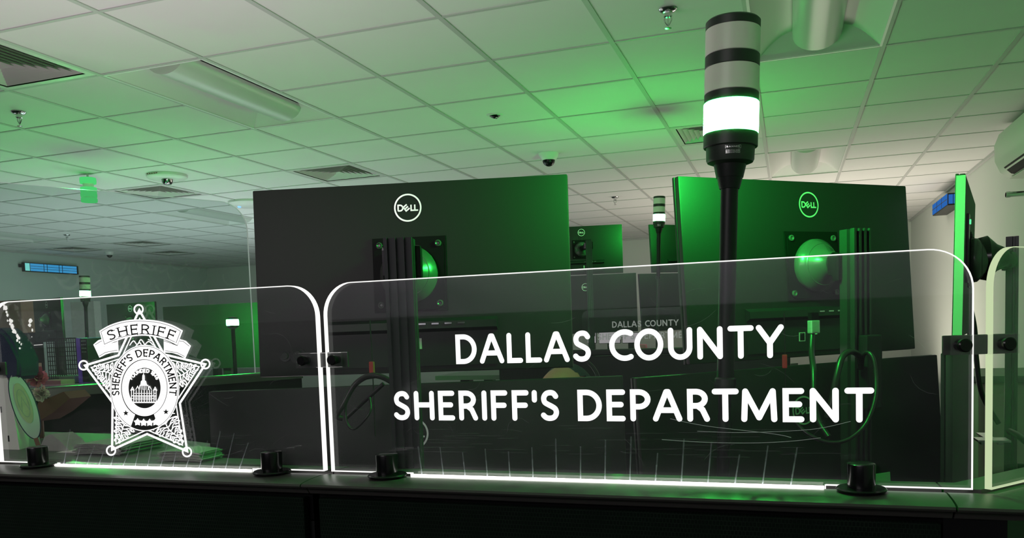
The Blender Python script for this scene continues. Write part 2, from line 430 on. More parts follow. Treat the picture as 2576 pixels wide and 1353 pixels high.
# recessed sensor
t = thing('ceiling_sensor', 'small recessed eyeball sensor in a ceiling tile above the left upper monitor', 'sensor', atZ(1245, 289, HC))
bm = B(); lathe(bm, [(.05, 0), (.048, -.004), (.034, -.006), (.030, .0)], n=32); obj('trim_ring', bm, 'white', t, smooth=40)
bm = B(); lathe(bm, [(.030, -.004), (.024, -.014), (.012, -.020), (.002, -.022)], n=24); obj('eyeball', bm, 'gloss', t, smooth=60)
bm = B(); lathe(bm, [(.008, -.010), (.008, -.024), (.002, -.026)], Matrix.Translation((.010, -.004, 0)), 16); obj('sensor_tip', bm, 'chrome', t, smooth=40)
def dome_camera(p, sc, label):
    t = thing('dome_camera', label, 'camera', p, group='ceiling dome cameras')
    bm = B(); lathe(bm, [(.078*sc, 0), (.076*sc, -.012*sc), (.062*sc, -.040*sc), (.050*sc, -.052*sc)], n=40); obj('base', bm, 'white', t, smooth=40)
    bm = B(); lathe(bm, [(.048*sc*math.cos(a), -.050*sc-.048*sc*math.sin(a)) for a in [k*PI/2/9 for k in range(9)]]+[(.002, -.098*sc)], n=32); obj('dome', bm, 'gloss', t, smooth=60)
    bm = B(); lathe(bm, [(.014*sc, -.03*sc), (.014*sc, -.0*sc)], Matrix.Translation((.008*sc, -.042*sc, -.062*sc)) @ Matrix.Rotation(PI/2+.5, 4, 'X'), 16); obj('camera_lens', bm, 'hub', t, smooth=40)
dome_camera(atZ(1380, 386, HC), 1.0, 'white dome camera hanging from the ceiling left of the right upper monitor')
dome_camera(atZ(275, 634, HC), .85, 'tiny dome camera on the far left ceiling, right of the blue light bar')
# smoke detector and access point
t = thing('smoke_detector', 'round white smoke detector on the ceiling above the louvred vent', 'smoke detector', atZ(420, 440, HC))
bm = B(); lathe(bm, [(.155, 0), (.155, -.020), (.14, -.032), (.10, -.036)], n=44); obj('base', bm, 'white', t, smooth=40)
bm = B(); lathe(bm, [(.045, -.034), (.040, -.062), (.030, -.074), (.004, -.078)], n=30); obj('sensing_chamber', bm, 'chrome', t, smooth=40)
bm = B()
for k in range(5): box(bm, (-.05+k*.022, -.158, -.012), (.012, .004, .007))
obj('indicator', bm, 'wood', t)
t = thing('access_point', 'round white access point with blue light beside the left upper monitor', 'access point', atZ(628, 508, HC))
bm = B(); lathe(bm, [(.20, 0), (.205, -.02), (.17, -.042), (.06, -.052), (.003, -.053)], n=44); obj('cover', bm, 'white', t, smooth=40)
bm = B(); lathe(bm, [(.018, -.047), (.014, -.057), (.004, -.058)], Matrix.Translation((-.07, -.07, 0)), 20); obj('status_light', bm, 'led_b', t)
# hanging green lamp with stripes
p = atZ(220, 437, HC)
t = thing('striped_lamp', 'small striped green lamp hung from the ceiling at upper left', 'lamp', p)
bm = B(); tube(bm, [(0, 0, 0), (0, 0, -.03)], .008, 8); obj('stem', bm, 'white', t)
M['gstripe'] = emat('green_stripe', (.10, .85, .22), .75, False)
for z, h in ((-.055, .045), (-.125, .035), (-.165, .035), (-.205, .03)):
    bm = B(); lathe(bm, [(.058, z-h/2), (.060, z), (.058, z+h/2)], n=24); obj('lens', bm, 'gstripe', t, smooth=40)
bm = B(); lathe(bm, [(.040, -.215), (.040, -.03)], n=20); obj('core', bm, 'off', t)
# wall light bars, blue
def blue_bar(name, X, s, y0, y1, z0, z1, dep, label, far):
    t = thing(name, label, 'wall light', (X, (y0+y1)/2, z0))
    L_, h = y1-y0, z1-z0; xx = s*dep
    bm = B(); box(bm, (xx/2, 0, h/2), (dep, L_, h), bev=.008); box(bm, (xx*.5, -L_/2-.03, h*.6), (dep*.4, .06, h*.35)); obj('housing', bm, 'black', t)
    bm = B(); box(bm, (xx+s*.003, .03, h/2), (.006, L_-.14, h*.82)); obj('lit_panel', bm, 'blue' if far else 'blued', t)
    bm = B(); box(bm, (xx+s*.003, -L_/2+.05, h/2), (.006, .07, h*.82)); obj('end_lens', bm, 'cyan' if far else 'blue', t)
    bm = B()
    for f in (-.16, -.10, .12, .18): box(bm, (xx+s*.007, f*L_, h/2), (.003, .008, h*.82))
    for f in (.36, .62): box(bm, (xx+s*.007, .03, h*f), (.003, L_-.14, .005))
    obj('panel_grid', bm, 'bluegrid', t)
    return t
blue_bar('wall_light_bar', XL, 1, 8.83, 9.77, 2.46, 2.59, .05, 'long bright blue light bar high on the far left wall', True)
t = thing('wall_light_box', 'blue glowing box high on the right wall beside the edge-on monitor', 'wall light', (XR, 9.54, 2.475))
bm = B(); box(bm, (-.07, 0, .065), (.14, .90, .12), bev=.006); obj('housing', bm, 'black', t)
bm = B()
for k in range(3): box(bm, (-.07+.044*(k-1), -.452, .065), (.038, .006, .09))
obj('end_panel', bm, 'blued', t)
bm = B()
for k in range(3): box(bm, (-.143, -.29+.29*k, .068), (.006, .275, .105))
obj('side_panel', bm, 'blued', t)
bm = B()
for k in range(2): box(bm, (-.1465, -.145+.29*k, .068), (.002, .014, .105))
box(bm, (-.1465, 0, .066), (.002, .85, .008))
obj('panel_grid', bm, 'bluegrid', t)
# air conditioner on the right wall
t = thing('air_conditioner', 'white wall air conditioner cut off by the right edge of the picture', 'air conditioner', (XR, 6.18, 2.36))
prof = [(0, .02), (-.05, 0), (-.13, .01), (-.19, .05), (-.225, .13), (-.23, .24), (-.20, .32), (-.12, .335), (0, .335)]
bm = B(); prism(bm, [(x, -.55, z) for x, z in prof], (0, 1.1, 0)); obj('casing', bm, 'ac', t, smooth=40)
bm = B(); prism(bm, [(-.06, -.50, -.004), (-.155, -.50, .018), (-.20, -.50, .062), (-.195, -.50, .070), (-.15, -.50, .03), (-.06, -.50, .008)], (0, .9, 0)); obj('outlet', bm, 'void', t)
bm = B(); prism(bm, [(-.03, -.50, -.012), (-.14, -.50, -.004), (-.14, -.50, .0), (-.03, -.50, -.006)], (0, 1.0, 0)); obj('flap', bm, 'ac', t)
bm = B(); box(bm, (-.1, .556, .16), (.03, .012, .05)); obj('pipe_cover', bm, 'black', t)
# rail on the right wall
q = atY(2530, 490, 6.1)
t = thing('wall_rod', 'thin metal rod sticking out of the right wall below the air conditioner', 'rod', (XR, 6.1, q.z))
bm = B(); tube(bm, [(0, 0, 0), (q.x-XR, 0, 0)], .017, 14); lathe(bm, [(.020, 0), (.020, .025)], Matrix.Translation((q.x-XR, 0, 0)) @ Matrix.Rotation(PI/2, 4, 'Y'), 16); obj('bar', bm, 'chrome', t, smooth=40)
bm = B(); lathe(bm, [(.035, 0), (.035, .008)], Matrix.Rotation(-PI/2, 4, 'Y'), 18); obj('bracket', bm, 'chrome', t)

# ------------------------------------------------------------------ lettering
def arc(cx, cy, rx, ry, a0, a1, n=12):
    return [(cx+rx*math.cos(math.radians(a0+(a1-a0)*k/n)), cy+ry*math.sin(math.radians(a0+(a1-a0)*k/n))) for k in range(n+1)]
SP = [(.94, .86), (.78, .97), (.52, 1), (.24, .95), (.08, .80), (.14, .63), (.38, .54), (.66, .46), (.90, .36), (.96, .20), (.80, .05), (.50, 0), (.22, .03), (.03, .12)]
def S_(w): return [(x*w, y) for x, y in [(v.x, v.y) for v in smooth_path([(a, b, 0) for a, b in SP], 5)]]
def glyph(c):
    """(width, [paths]) on a unit cap height; a path is (points, closed)"""
    g = {
     'A': (.78, [([(0, 0), (.36, 1)], 0), ([(.42, 1), (.78, 0)], 0), ([(.36, 1), (.42, 1)], 0), ([(.15, .32), (.63, .32)], 0)]),
     'C': (.64, [(arc(.46, .5, .46, .5, 62, 298, 22), 0)]),
     'D': (.66, [([(0, 0), (0, 1), (.22, 1)]+arc(.22, .5, .44, .5, 88, -88, 18)+[(.22, 0)], 1)]),
     'E': (.46, [([(.46, 1), (0, 1), (0, 0), (.46, 0)], 0), ([(0, .53), (.40, .53)], 0)]),
     'F': (.44, [([(.44, 1), (0, 1), (0, 0)], 0), ([(0, .51), (.40, .51)], 0)]),
     'H': (.62, [([(0, 0), (0, 1)], 0), ([(.62, 0), (.62, 1)], 0), ([(0, .53), (.62, .53)], 0)]),
     'I': (.0, [([(0, 0), (0, 1)], 0)]),
     'L': (.43, [([(0, 1), (0, 0), (.43, 0)], 0)]),
     'M': (.92, [([(0, 0), (.04, 1)], 0), ([(.04, 1), (.46, .06)], 0), ([(.46, .06), (.88, 1)], 0), ([(.88, 1), (.92, 0)], 0)]),
     'N': (.66, [([(0, 0), (0, 1)], 0), ([(0, 1), (.66, 0)], 0), ([(.66, 0), (.66, 1)], 0)]),
     'O': (.82, [(arc(.41, .5, .41, .5, 90, 450, 32)[:-1], 1)]),
     'P': (.50, [([(0, 0), (0, 1), (.20, 1)]+arc(.20, .725, .30, .275, 88, -88, 12)+[(0, .45)], 0)]),
     'R': (.54, [([(0, 0), (0, 1), (.20, 1)]+arc(.20, .74, .28, .26, 88, -88, 12)+[(0, .48)], 0), ([(.24, .48), (.40, .34), (.54, 0)], 0)]),
     'S': (.50, [(S_(.50), 0)]),
     'T': (.66, [([(0, 1), (.66, 1)], 0), ([(.33, 1), (.33, 0)], 0)]),
     'U': (.64, [([(0, 1), (0, .36)]+arc(.32, .36, .32, .36, 180, 360, 16)+[(.64, 1)], 0)]),
     'Y': (.70, [([(0, 1), (.35, .45), (.70, 1)], 0), ([(.35, .45), (.35, 0)], 0)]),
     'B': (.50, [([(0, 0), (0, 1), (.22, 1)]+arc(.22, .76, .22, .24, 88, -88, 8)+[(0, .52), (.24, .52)]+arc(.24, .26, .26, .26, 88, -88, 8)+[(0, 0)], 0)]),
     '1': (.22, [([(0, .8), (.20, 1), (.20, 0)], 0)]), '4': (.56, [([(.42, 0), (.42, 1), (0, .3), (.56, .3)], 0)]),
     '8': (.5, [(arc(.25, .74, .20, .26, 90, 450, 16)[:-1], 1), (arc(.25, .24, .25, .24, 90, 450, 16)[:-1], 1)]),
     '6': (.5, [(arc(.25, .28, .25, .28, 90, 450, 16)[:-1], 1), ([(.04, .4), (.16, .8), (.40, 1)], 0)]),
     "'": (.0, [([(0, .72), (0, 1)], 0)]), ' ': (.14, []), ':': (0, [])}
    return g[c]
def layout(text, gap, hw):
    x = 0; out = []; prev = ' '
    for c in text:
        wd, ps = glyph(c)
        if out or prev != ' ' or c == ' ':
            pass
        k = gap
        if prev+c in ('LA', 'TY', 'AT', 'CO', 'PA', 'RT', 'TM'): k = gap*.45
        if prev+c in ('DA', 'LL', 'AL', 'AS', "F'", "'S"): k = gap*.72
        if x > 0: x += k
        out.append((x, wd, ps, c)); x += wd+2*hw; prev = c
    return out, x
def write_line(bm, text, x0, x1, z0, z1, wd, mp, gap=.15):
    """fit a text line into the ink box; wd is the stroke width in cap heights"""
    H = z1-z0; hw = wd/2; out, W = layout(text, gap, hw); k = (x1-x0)/(W*H)
    for x, gw, ps, c in out:
        for p, cl in ps:
            pts = [(x0+(x+hw+a)*H*k, z0+(hw+b*(1-wd))*H) for a, b in p]
            stroke(bm, pts, wd*H*min(1.0, k*1.06), mp, bool(cl))
def write_arc(bm, text, fn, cap, wd, gap, serif=False, mid=.5, squeeze=1.0):
    """text along a curve: fn(s, h) -> 2D point, s is arc length from the middle, h height above the baseline"""
    hw = wd/2; out, W = layout(text, gap, hw); off = W*mid
    for x, gw, ps, c in out:
        for p, cl in ps:
            q = [((x+hw+a-off)*cap*squeeze, (hw+b*(1-wd))*cap) for a, b in p]
            stroke(bm, q, wd*cap, fn, bool(cl), cap=False)
            if serif and not cl:
                for e, n_ in ((0, 1), (-1, -2)):
                    dx, dy = q[e][0]-q[n_][0], q[e][1]-q[n_][1]
                    if abs(dy) > abs(dx)*.9:
                        sgn = .16*cap*squeeze
                        stroke(bm, [(q[e][0]-sgn, q[e][1]), (q[e][0]+sgn, q[e][1])], wd*cap*.55, fn, cap=False)
                    elif c in 'EFTL': stroke(bm, [(q[e][0], q[e][1]-.13*cap), (q[e][0], q[e][1]+.13*cap)], wd*cap*.55, fn, cap=False)

# ------------------------------------------------------------------ acrylic sign panels
def offset_poly(pts, d):
    n = len(pts); out = []
    for i in range(n):
        a, b, c = Vector(pts[i-1]), Vector(pts[i]), Vector(pts[(i+1) % n])
        t1 = (b-a).normalized(); t2 = (c-b).normalized(); n1 = Vector((-t1.y, t1.x)); n2 = Vector((-t2.y, t2.x))
        m = (n1+n2); m = m.normalized() if m.length > 1e-6 else n1
        out.append(b+m*d/max(.5, m.dot(n1)))
    return [(p.x, p.y) for p in out]
def panel_outline(L_, H_, r, na, nb, drop):
    """counter-clockwise outline seen from the front; the lower edge drops into the rail between na and nb"""
    p = [(0, 0), (na, 0), (na, -drop), (nb, -drop), (nb, 0), (L_, 0)]
    p += [(L_-r+r*math.cos(a), H_-r+r*math.sin(a)) for a in [k*PI/2/12 for k in range(13)]]
    p += [(r+r*math.cos(a), H_-r+r*math.sin(a)) for a in [PI/2+k*PI/2/12 for k in range(13)]]
    return p
def acrylic(name, label, base, rz, L_, H_, r, na, nb, edge='edge', th=.0085, group='clear acrylic sign panels', border=.0013, led=True):
    t = thing(name, label, 'acrylic panel', base, rz, group=group)
    out = panel_outline(L_, H_, r, na, nb, .005); ins = offset_poly(out, border)
    bm = B()
    bm.faces.new([bm.verts.new((x, 0, z)) for x, z in out]); bm.faces.new([bm.verts.new((x, th, z)) for x, z in out][::-1])
    obj('sheet', bm, 'acryl', t)
    bm = B(); n = len(out)
    A = [bm.verts.new((x, -.0004, z)) for x, z in out]; Bk = [bm.verts.new((x, th+.0004, z)) for x, z in out]; I = [bm.verts.new((x, -.0004, z)) for x, z in ins]
    for i in range(n):
        j = (i+1) % n; bm.faces.new((A[i], A[j], Bk[j], Bk[i])); bm.faces.new((A[i], A[j], I[j], I[i]))
    obj('lit_edge', bm, edge, t)
    return t
X1a, X1b = -1.168, -.5865; X2a, X2b = -.5755, .1755
P1 = acrylic('acrylic_panel', 'clear edge-lit acrylic panel engraved with a glowing white star badge', (X1a, YA-.0045, ZA+.001), 0, X1b-X1a, .2470, .042, .115, .470)
P2 = acrylic('acrylic_panel', 'long clear edge-lit acrylic panel with two lines of glowing white lettering', (X2a, YA-.0045, ZA+.001), 0, X2b-X2a, .2470, .042, .1155, .6105)
def toP(Pt):
    b = Pt.location
    return lambda x, z, dy=-.0012: (x-b.x, dy, z-b.z)
# two text lines on the long panel
bm = B(); f0_ = toP(P2); KB = (YA+.0046)/.93
def f2(x, z): return f0_(x*KB, CAM.z+(z-CAM.z)*KB, .0091)   # engraved in the rear face
write_line(bm, 'DALLAS COUNTY', -.391, -.0065, 1.3865, 1.4235, .18, f2, gap=.17)
obj('lettering', bm, 'letter', P2); bm = B()
write_line(bm, "SHERIFF'S DEPARTMENT", -.480, .083, 1.3165, 1.3540, .18, f2, gap=.17)
obj('lettering', bm, 'letter', P2)
# scratches, and LED beams painted as faint streaks above the light line
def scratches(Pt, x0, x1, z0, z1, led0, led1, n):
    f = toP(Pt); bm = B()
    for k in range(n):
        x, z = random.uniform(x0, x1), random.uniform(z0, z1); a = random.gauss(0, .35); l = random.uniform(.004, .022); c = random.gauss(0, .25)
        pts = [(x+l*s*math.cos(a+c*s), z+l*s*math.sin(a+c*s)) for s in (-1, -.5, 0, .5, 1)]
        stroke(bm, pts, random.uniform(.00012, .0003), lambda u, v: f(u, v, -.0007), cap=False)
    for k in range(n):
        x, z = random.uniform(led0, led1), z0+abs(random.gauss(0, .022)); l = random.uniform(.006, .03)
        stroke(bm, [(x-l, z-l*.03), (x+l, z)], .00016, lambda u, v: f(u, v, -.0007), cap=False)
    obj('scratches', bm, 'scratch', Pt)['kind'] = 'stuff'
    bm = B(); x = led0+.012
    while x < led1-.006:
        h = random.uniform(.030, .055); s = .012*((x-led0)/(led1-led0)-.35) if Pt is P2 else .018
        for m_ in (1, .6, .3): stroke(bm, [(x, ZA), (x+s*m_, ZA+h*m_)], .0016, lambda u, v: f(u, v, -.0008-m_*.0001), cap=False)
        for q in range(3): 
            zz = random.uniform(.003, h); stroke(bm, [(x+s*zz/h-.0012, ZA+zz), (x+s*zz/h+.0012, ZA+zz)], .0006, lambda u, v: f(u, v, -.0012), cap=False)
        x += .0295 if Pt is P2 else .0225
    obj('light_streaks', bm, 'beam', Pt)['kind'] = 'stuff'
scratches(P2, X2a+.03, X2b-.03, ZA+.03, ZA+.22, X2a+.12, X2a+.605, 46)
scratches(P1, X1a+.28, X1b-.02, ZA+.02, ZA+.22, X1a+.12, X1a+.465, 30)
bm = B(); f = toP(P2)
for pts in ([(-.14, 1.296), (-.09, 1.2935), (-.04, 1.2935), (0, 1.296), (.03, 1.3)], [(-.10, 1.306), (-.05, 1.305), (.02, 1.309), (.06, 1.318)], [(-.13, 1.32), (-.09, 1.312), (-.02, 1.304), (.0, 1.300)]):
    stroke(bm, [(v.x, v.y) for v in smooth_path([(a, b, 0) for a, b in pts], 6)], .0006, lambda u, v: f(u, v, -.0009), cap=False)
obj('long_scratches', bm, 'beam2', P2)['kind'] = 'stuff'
M['smear'] = mat('peeled_film', (.75, .74, .70), .5, emit=(.9, .88, .85), strength=.7, sample=False)  # brightness of the residue put in as emission
bm = B(); f = toP(P1)
for k in range(26):
    s = k/26; x = -1.132+.030*s+random.gauss(0, .0018); z = 1.486-.062*s+random.gauss(0, .002); q = random.uniform(.0015, .0042)*(1.15-s*.5)
    a0 = random.random()*6
    poly(bm, [(x+q*random.uniform(.6, 1.3)*math.cos(a0+a*PI/3), z+q*random.uniform(.6, 1.4)*math.sin(a0+a*PI/3)) for a in range(6)], lambda u, v: f(u, v, -.0010-.00001*k))
for x, z, q in ((-1.081, 1.464, .004), (-1.083, 1.458, .003), (-1.078, 1.450, .0022), (-1.080, 1.440, .001)):
    poly(bm, [(x+q*random.uniform(.6, 1.3)*math.cos(a*PI/3), z+q*random.uniform(.6, 1.4)*math.sin(a*PI/3)) for a in range(6)], lambda u, v: f(u, v, -.0010))
stroke(bm, [(-1.077, 1.4275), (-1.060, 1.428)], .0008, lambda u, v: f(u, v, -.001))
obj('film_residue', bm, 'smear', P1)['kind'] = 'stuff'

# star badge, drawn on its own board in board units (b, c) and set on the panel
def bmap(dy):
    b = P1.location
    def g(x, y):
        p = atY(190+x/3.2222, 750+y/3.2214, YA-.0055)
        return (p.x-b.x, dy, p.z-b.z)
    return g
LW = bmap(-.0010); LD = bmap(-.0016); LT = bmap(-.0022)
tips = [(517, 96), (1052, 535), (905, 1240), (296, 1228), (76, 545)]
inn = [(718, 455), (845, 850), (580, 1100), (300, 845), (348, 462)]
star = []
for a, b in zip(tips, inn): star += [a, b]
cx, cy = 565, 735
def shrink(p, d):
    q = [Vector(v) for v in p]; n = len(q); out = []
    for i in range(n):
        a, b, c = q[i-1], q[i], q[(i+1) % n]
        t1 = (b-a).normalized(); t2 = (c-b).normalized(); n1 = Vector((-t1.y, t1.x)); n2 = Vector((-t2.y, t2.x)); m = (n1+n2).normalized()
        out.append(b+m*d/max(.28, m.dot(n1)))
    return [(v.x, v.y) for v in out]
bm = B()
stroke(bm, star, 17, LW, True)
stroke(bm, shrink(star, 31), 9, LW, True)
for (x, y) in tips:
    d = Vector((x-cx, y-cy)).normalized(); c = (x+d.x*6, y+d.y*6)
    stroke(bm, [(c[0]+35*math.cos(a), c[1]+36*math.sin(a)) for a in [2*PI*k/28 for k in range(28)]], 13, LT, True)
# leaf scrolls in the five arms
def scroll(bm, base, tip, wid):
    bx, by = Vector(base), Vector(tip); d = bx-by; L_ = d.length; d.normalize(); nn = Vector((-d.y, d.x))
    spine = [(by+d*L_*s+nn*math.sin(s*7)*wid*.05) for s in [k/10 for k in range(1, 11)]]
    stroke(bm, [(v.x, v.y) for v in spine], 8, LW)
    for k in range(6):
        s = .20+.80*k/6; c = by+d*L_*s; hw = wid*s*.62
        for sg in (-1, 1):
            h = hw*random.uniform(.75, 1.0)
            pts = [(0, 0), (.25, .35), (.05, .75), (-.30, 1.0), (-.52, .80), (-.36, .55)]
            q = [c+d*(u*L_*.16)+nn*(sg*v*h) for u, v in pts]
            stroke(bm, [(v.x, v.y) for v in smooth_path([(v.x, v.y, 0) for v in q], 3)], 8.5, LW)
            q = [c+d*(.10*L_*u)+nn*(sg*v*h) for u, v in [(.3, .2), (.9, .45), (1.2, .8), (.7, .98)]]
            stroke(bm, [(v.x, v.y) for v in smooth_path([(v.x, v.y, 0) for v in q], 3)], 7, LW)
scroll(bm, (330, 640), (120, 555), 240); scroll(bm, (790, 640), (1010, 548), 240)
scroll(bm, (430, 975), (325, 1190), 230); scroll(bm, (710, 985), (880, 1200), 230)
for q in ([(440, 380), (470, 345), (500, 375), (530, 335), (560, 375)], [(480, 400), (520, 360), (545, 395), (590, 350), (630, 380)], [(590, 335), (625, 350), (640, 385)]):
    stroke(bm, [(v.x, v.y) for v in smooth_path([(a, b, 0) for a, b in q], 4)], 8, LW)
obj('badge_outline', bm, 'letter', P1)
# solid parts
ecx, ecy = 562, 727
def ell(rx, ry, a0=0, a1=360, n=64): return [(ecx+rx*math.cos(math.radians(a0+(a1-a0)*k/n)), ecy+ry*math.sin(math.radians(a0+(a1-a0)*k/n))) for k in range(n+1)]
bm = B()
poly(bm, ell(282, 350)[:-1], bmap(-.0012)); obj('badge_backing', bm, 'ink', P1)
bm = B()
def ringband(rx0, ry0, rx1, ry1, a0, a1, mp, n=72):
    A = ell(rx0, ry0, a0, a1, n); D = ell(rx1, ry1, a0, a1, n)
    for k in range(n): bm.faces.new([bm.verts.new(mp(*p)) for p in (A[k], A[k+1], D[k+1], D[k])])
ringband(282, 350, 275, 342, 0, 360, LD)
ringband(271, 338, 186, 232, 114, 426, LD)         # lettered band, open at the bottom (y down)
ringband(183, 228, 130, 164, 0, 360, LD)
def star5(x, y, r, mp, rin=.42): poly(bm, [(x+(r if k % 2 == 0 else r*rin)*math.sin(k*PI/5), y-(r if k % 2 == 0 else r*rin)*math.cos(k*PI/5)) for k in range(10)], mp)
for k in range(4): star5(508+k*49, 1003+(4 if k in (1, 2) else 0), 33, LT, .6)
# courthouse
for x0, y0, x1, y1 in ((470, 838, 662, 848), (455, 735, 480, 745), (640, 735, 662, 745)):
    poly(bm, [(x0, y0), (x1, y0), (x1, y1), (x0, y1)], LT)
for x in (458, 476, 497, 520, 540, 562, 584, 604, 622, 640, 658): stroke(bm, [(x, 838), (x, 742+6*math.cos(x))], 6, LT)
for x, y in ((466, 742), (508, 735), (606, 735), (650, 742)): stroke(bm, [(x-14, y+4), (x, y-22), (x+14, y+4)], 6, LT)
for x in (487, 510, 530, 552, 573, 594, 614, 648):
    for y in (770, 800, 822): stroke(bm, [(x-5, y), (x+5, y)], 4, LT)
stroke(bm, [(462, 790), (660, 790)], 6, LT); stroke(bm, [(462, 812), (660, 812)], 4, LT)
stroke(bm, [(520, 740), (528, 705), (592, 705), (600, 740)], 7, LT); poly(bm, [(530, 705), (535, 672), (556, 655), (577, 672), (586, 705)], LT)
for x in (538, 551, 564, 577): stroke(bm, [(x, 740), (x, 708)], 5, LT)
poly(bm, [(545, 660), (547, 625), (556, 612), (565, 625), (567, 660)], LT); stroke(bm, [(556, 615), (556, 598)], 4, LT)
def onell(rx, ry, mp, top=True, inward=False):
    n = 400; P = ell(rx, ry, -270 if top else 0, 90 if top else 360, n); s = [0]
    for a, b in zip(P, P[1:]): s.append(s[-1]+math.hypot(b[0]-a[0], b[1]-a[1]))
    mid_ = s[n//2]
    def g(u, h):
        t = min(max(u+mid_, 0), s[-1]-1e-6); i = 0
        lo, hi = 0, n
        while hi-lo > 1:
            m_ = (lo+hi)//2
            if s[m_] <= t: lo = m_
            else: hi = m_
        i = lo; f_ = (t-s[i])/(s[i+1]-s[i]); x = P[i][0]+(P[i+1][0]-P[i][0])*f_; y = P[i][1]+(P[i+1][1]-P[i][1])*f_
        tx, ty = P[i+1][0]-P[i][0], P[i+1][1]-P[i][1]; l = math.hypot(tx, ty)
        return mp(x+ty/l*h, y-tx/l*h)
    return g
write_arc(bm, 'FOUNDED 1846', onell(112, 124, LT), 34, .24, .05, squeeze=.72)
obj('badge_disc', bm, 'letter', P1)
bm = B()
write_arc(bm, "SHERIFF'S DEPARTMENT", onell(203, 254, LT), 62, .15, .20, serif=True, squeeze=.82)
for x, y in ((413, 930), (738, 920)): star5(x, y, 25, LT)
stroke(bm, ell(186, 231)[:-1], 4, LT, True)
obj('badge_lettering', bm, 'ink', P1)
bm = B(); write_arc(bm, 'THE COUNTY OF DALLAS', onell(140, 178, LT), 34, .12, .34, squeeze=1.25)
obj('faint_lettering', bm, 'faint', P1)
# ribbon
def rib(n=20):
    top = smooth_path([(200, 265, 0), (290, 215, 0), (410, 180, 0), (540, 172, 0), (670, 182, 0), (790, 215, 0), (878, 262, 0)], 4)
    bot = smooth_path([(832, 380, 0), (760, 345, 0), (660, 315, 0), (545, 303, 0), (430, 318, 0), (330, 350, 0), (236, 392, 0)], 4)
    return [(v.x, v.y) for v in top+bot]
bm = B()
tailL = [(150, 375), (190, 340), (222, 330), (240, 388), (350, 342), (356, 436), (300, 440), (250, 455), (200, 482)]
tailR = [(942, 385), (900, 345), (852, 330), (832, 385), (720, 335), (722, 440), (790, 442), (840, 458), (896, 488)]
for q in (tailL, tailR): poly(bm, q, bmap(-.0024))
poly(bm, rib(), bmap(-.0028)); obj('badge_ribbon', bm, 'letter', P1)
bm = B(); K2 = bmap(-.0033)
stroke(bm, shrink(rib(), 14), 4, K2, True)
for q in ([(236, 392), (262, 372), (345, 350)], [(832, 384), (800, 372), (722, 345)], [(165, 378), (210, 350), (224, 346)], [(928, 388), (880, 350), (850, 346)], [(200, 468), (250, 438), (345, 420)], [(888, 470), (830, 440), (735, 425)]):
    stroke(bm, q, 4, bmap(-.0026))
T = [Vector((540, 845))]
def banner(u, h):
    R_ = 640; a = u/R_; r = R_+h
    return K2(541+r*math.sin(a)*1.0, 292+R_-r*math.cos(a))
write_arc(bm, 'SHERIFF', banner, 82, .13, .24, serif=True, squeeze=1.2)
obj('ribbon_lettering', bm, 'ink', P1)

# the panel that turns the corner and the one beyond it
D3 = math.radians(90-40)
P3 = acrylic('acrylic_panel', 'clear acrylic panel turning away at the right corner, thick pale green edge', (.1925, YA-.002, ZA+.001), D3, .60, .2470, .042, .1, .5, edge='edgeg', th=.0062, border=.0008)
p4 = Vector((.1925, YA-.002, ZA+.001))+Vector((math.cos(D3), math.sin(D3), 0))*.607
P4 = acrylic('acrylic_panel', 'acrylic panel farthest along the right return, only its lit edge in the picture', tuple(p4), D3, .50, .2470, .042, .1, .4, edge='edge', th=.0062)
# light line in the rail slot
for x0, x1, lb in ((X1a+.117, X1a+.468, 'thin white light line under the star badge panel'), (X2a+.1175, X2a+.6085, 'thin white light line under the lettered panel')):
    bm = B(); box(bm, ((x0+x1)/2, YA-.0068, ZA-.0004), (x1-x0, .003, .0024)); single('light_strip', bm, 'led', lb, 'light strip', 'light strips in the rail')

# ------------------------------------------------------------------ low partition
def sweep(bm, prof, path):
    """profile (offset to the front, z) carried along a plan path with mitred corners"""
    P = [Vector((x, y)) for x, y in path]; rings = []
    for i, p in enumerate(P):
        t1 = (p-P[i-1]).normalized() if i else (P[1]-p).normalized(); t2 = (P[i+1]-p).normalized() if i < len(P)-1 else t1
        n1 = Vector((t1.y, -t1.x)); n2 = Vector((t2.y, -t2.x)); m = (n1+n2).normalized(); k = 1/m.dot(n1)
        rings.append([bm.verts.new((p.x+m.x*o*k, p.y+m.y*o*k, z)) for o, z in prof])
    n = len(prof)
    for A, D in zip(rings, rings[1:]):
        for k in range(n): bm.faces.new((A[k], A[(k+1) % n], D[(k+1) % n], D[k]))
    bm.faces.new(rings[0]); bm.faces.new(rings[-1][::-1])
RAILP = [(-.055, 1.228), (-.055, 1.240), (-.048, 1.2450), (-.010, 1.2455), (-.009, 1.2415), (.009, 1.2415), (.010, 1.2455), (.022, 1.2462), (.048, 1.2455), (.062, 1.2444), (.0685, 1.2430), (.0700, 1.2406), (.068, 1.2383), (.056, 1.236), (.050, 1.228)]
dv = (math.cos(D3), math.sin(D3))
S1, S2 = -.581, .150; corner = (.190, YA)
for path, lb in (([(-2.3, YA), (S1-.0008, YA)], 'black rail on top of the low partition under the star badge panel'), ([(S1+.0008, YA), (S2-.001, YA)], 'long black rail on top of the low partition under the lettered panel'),
                 ([(S2+.001, YA), corner, (corner[0]+dv[0]*1.3, corner[1]+dv[1]*1.3)], 'black corner rail at right, bending away with the partition')):
    bm = B(); sweep(bm, RAILP, path); single('partition_rail', bm, 'rail', lb, 'rail', 'rails on the low partition', smooth=38)
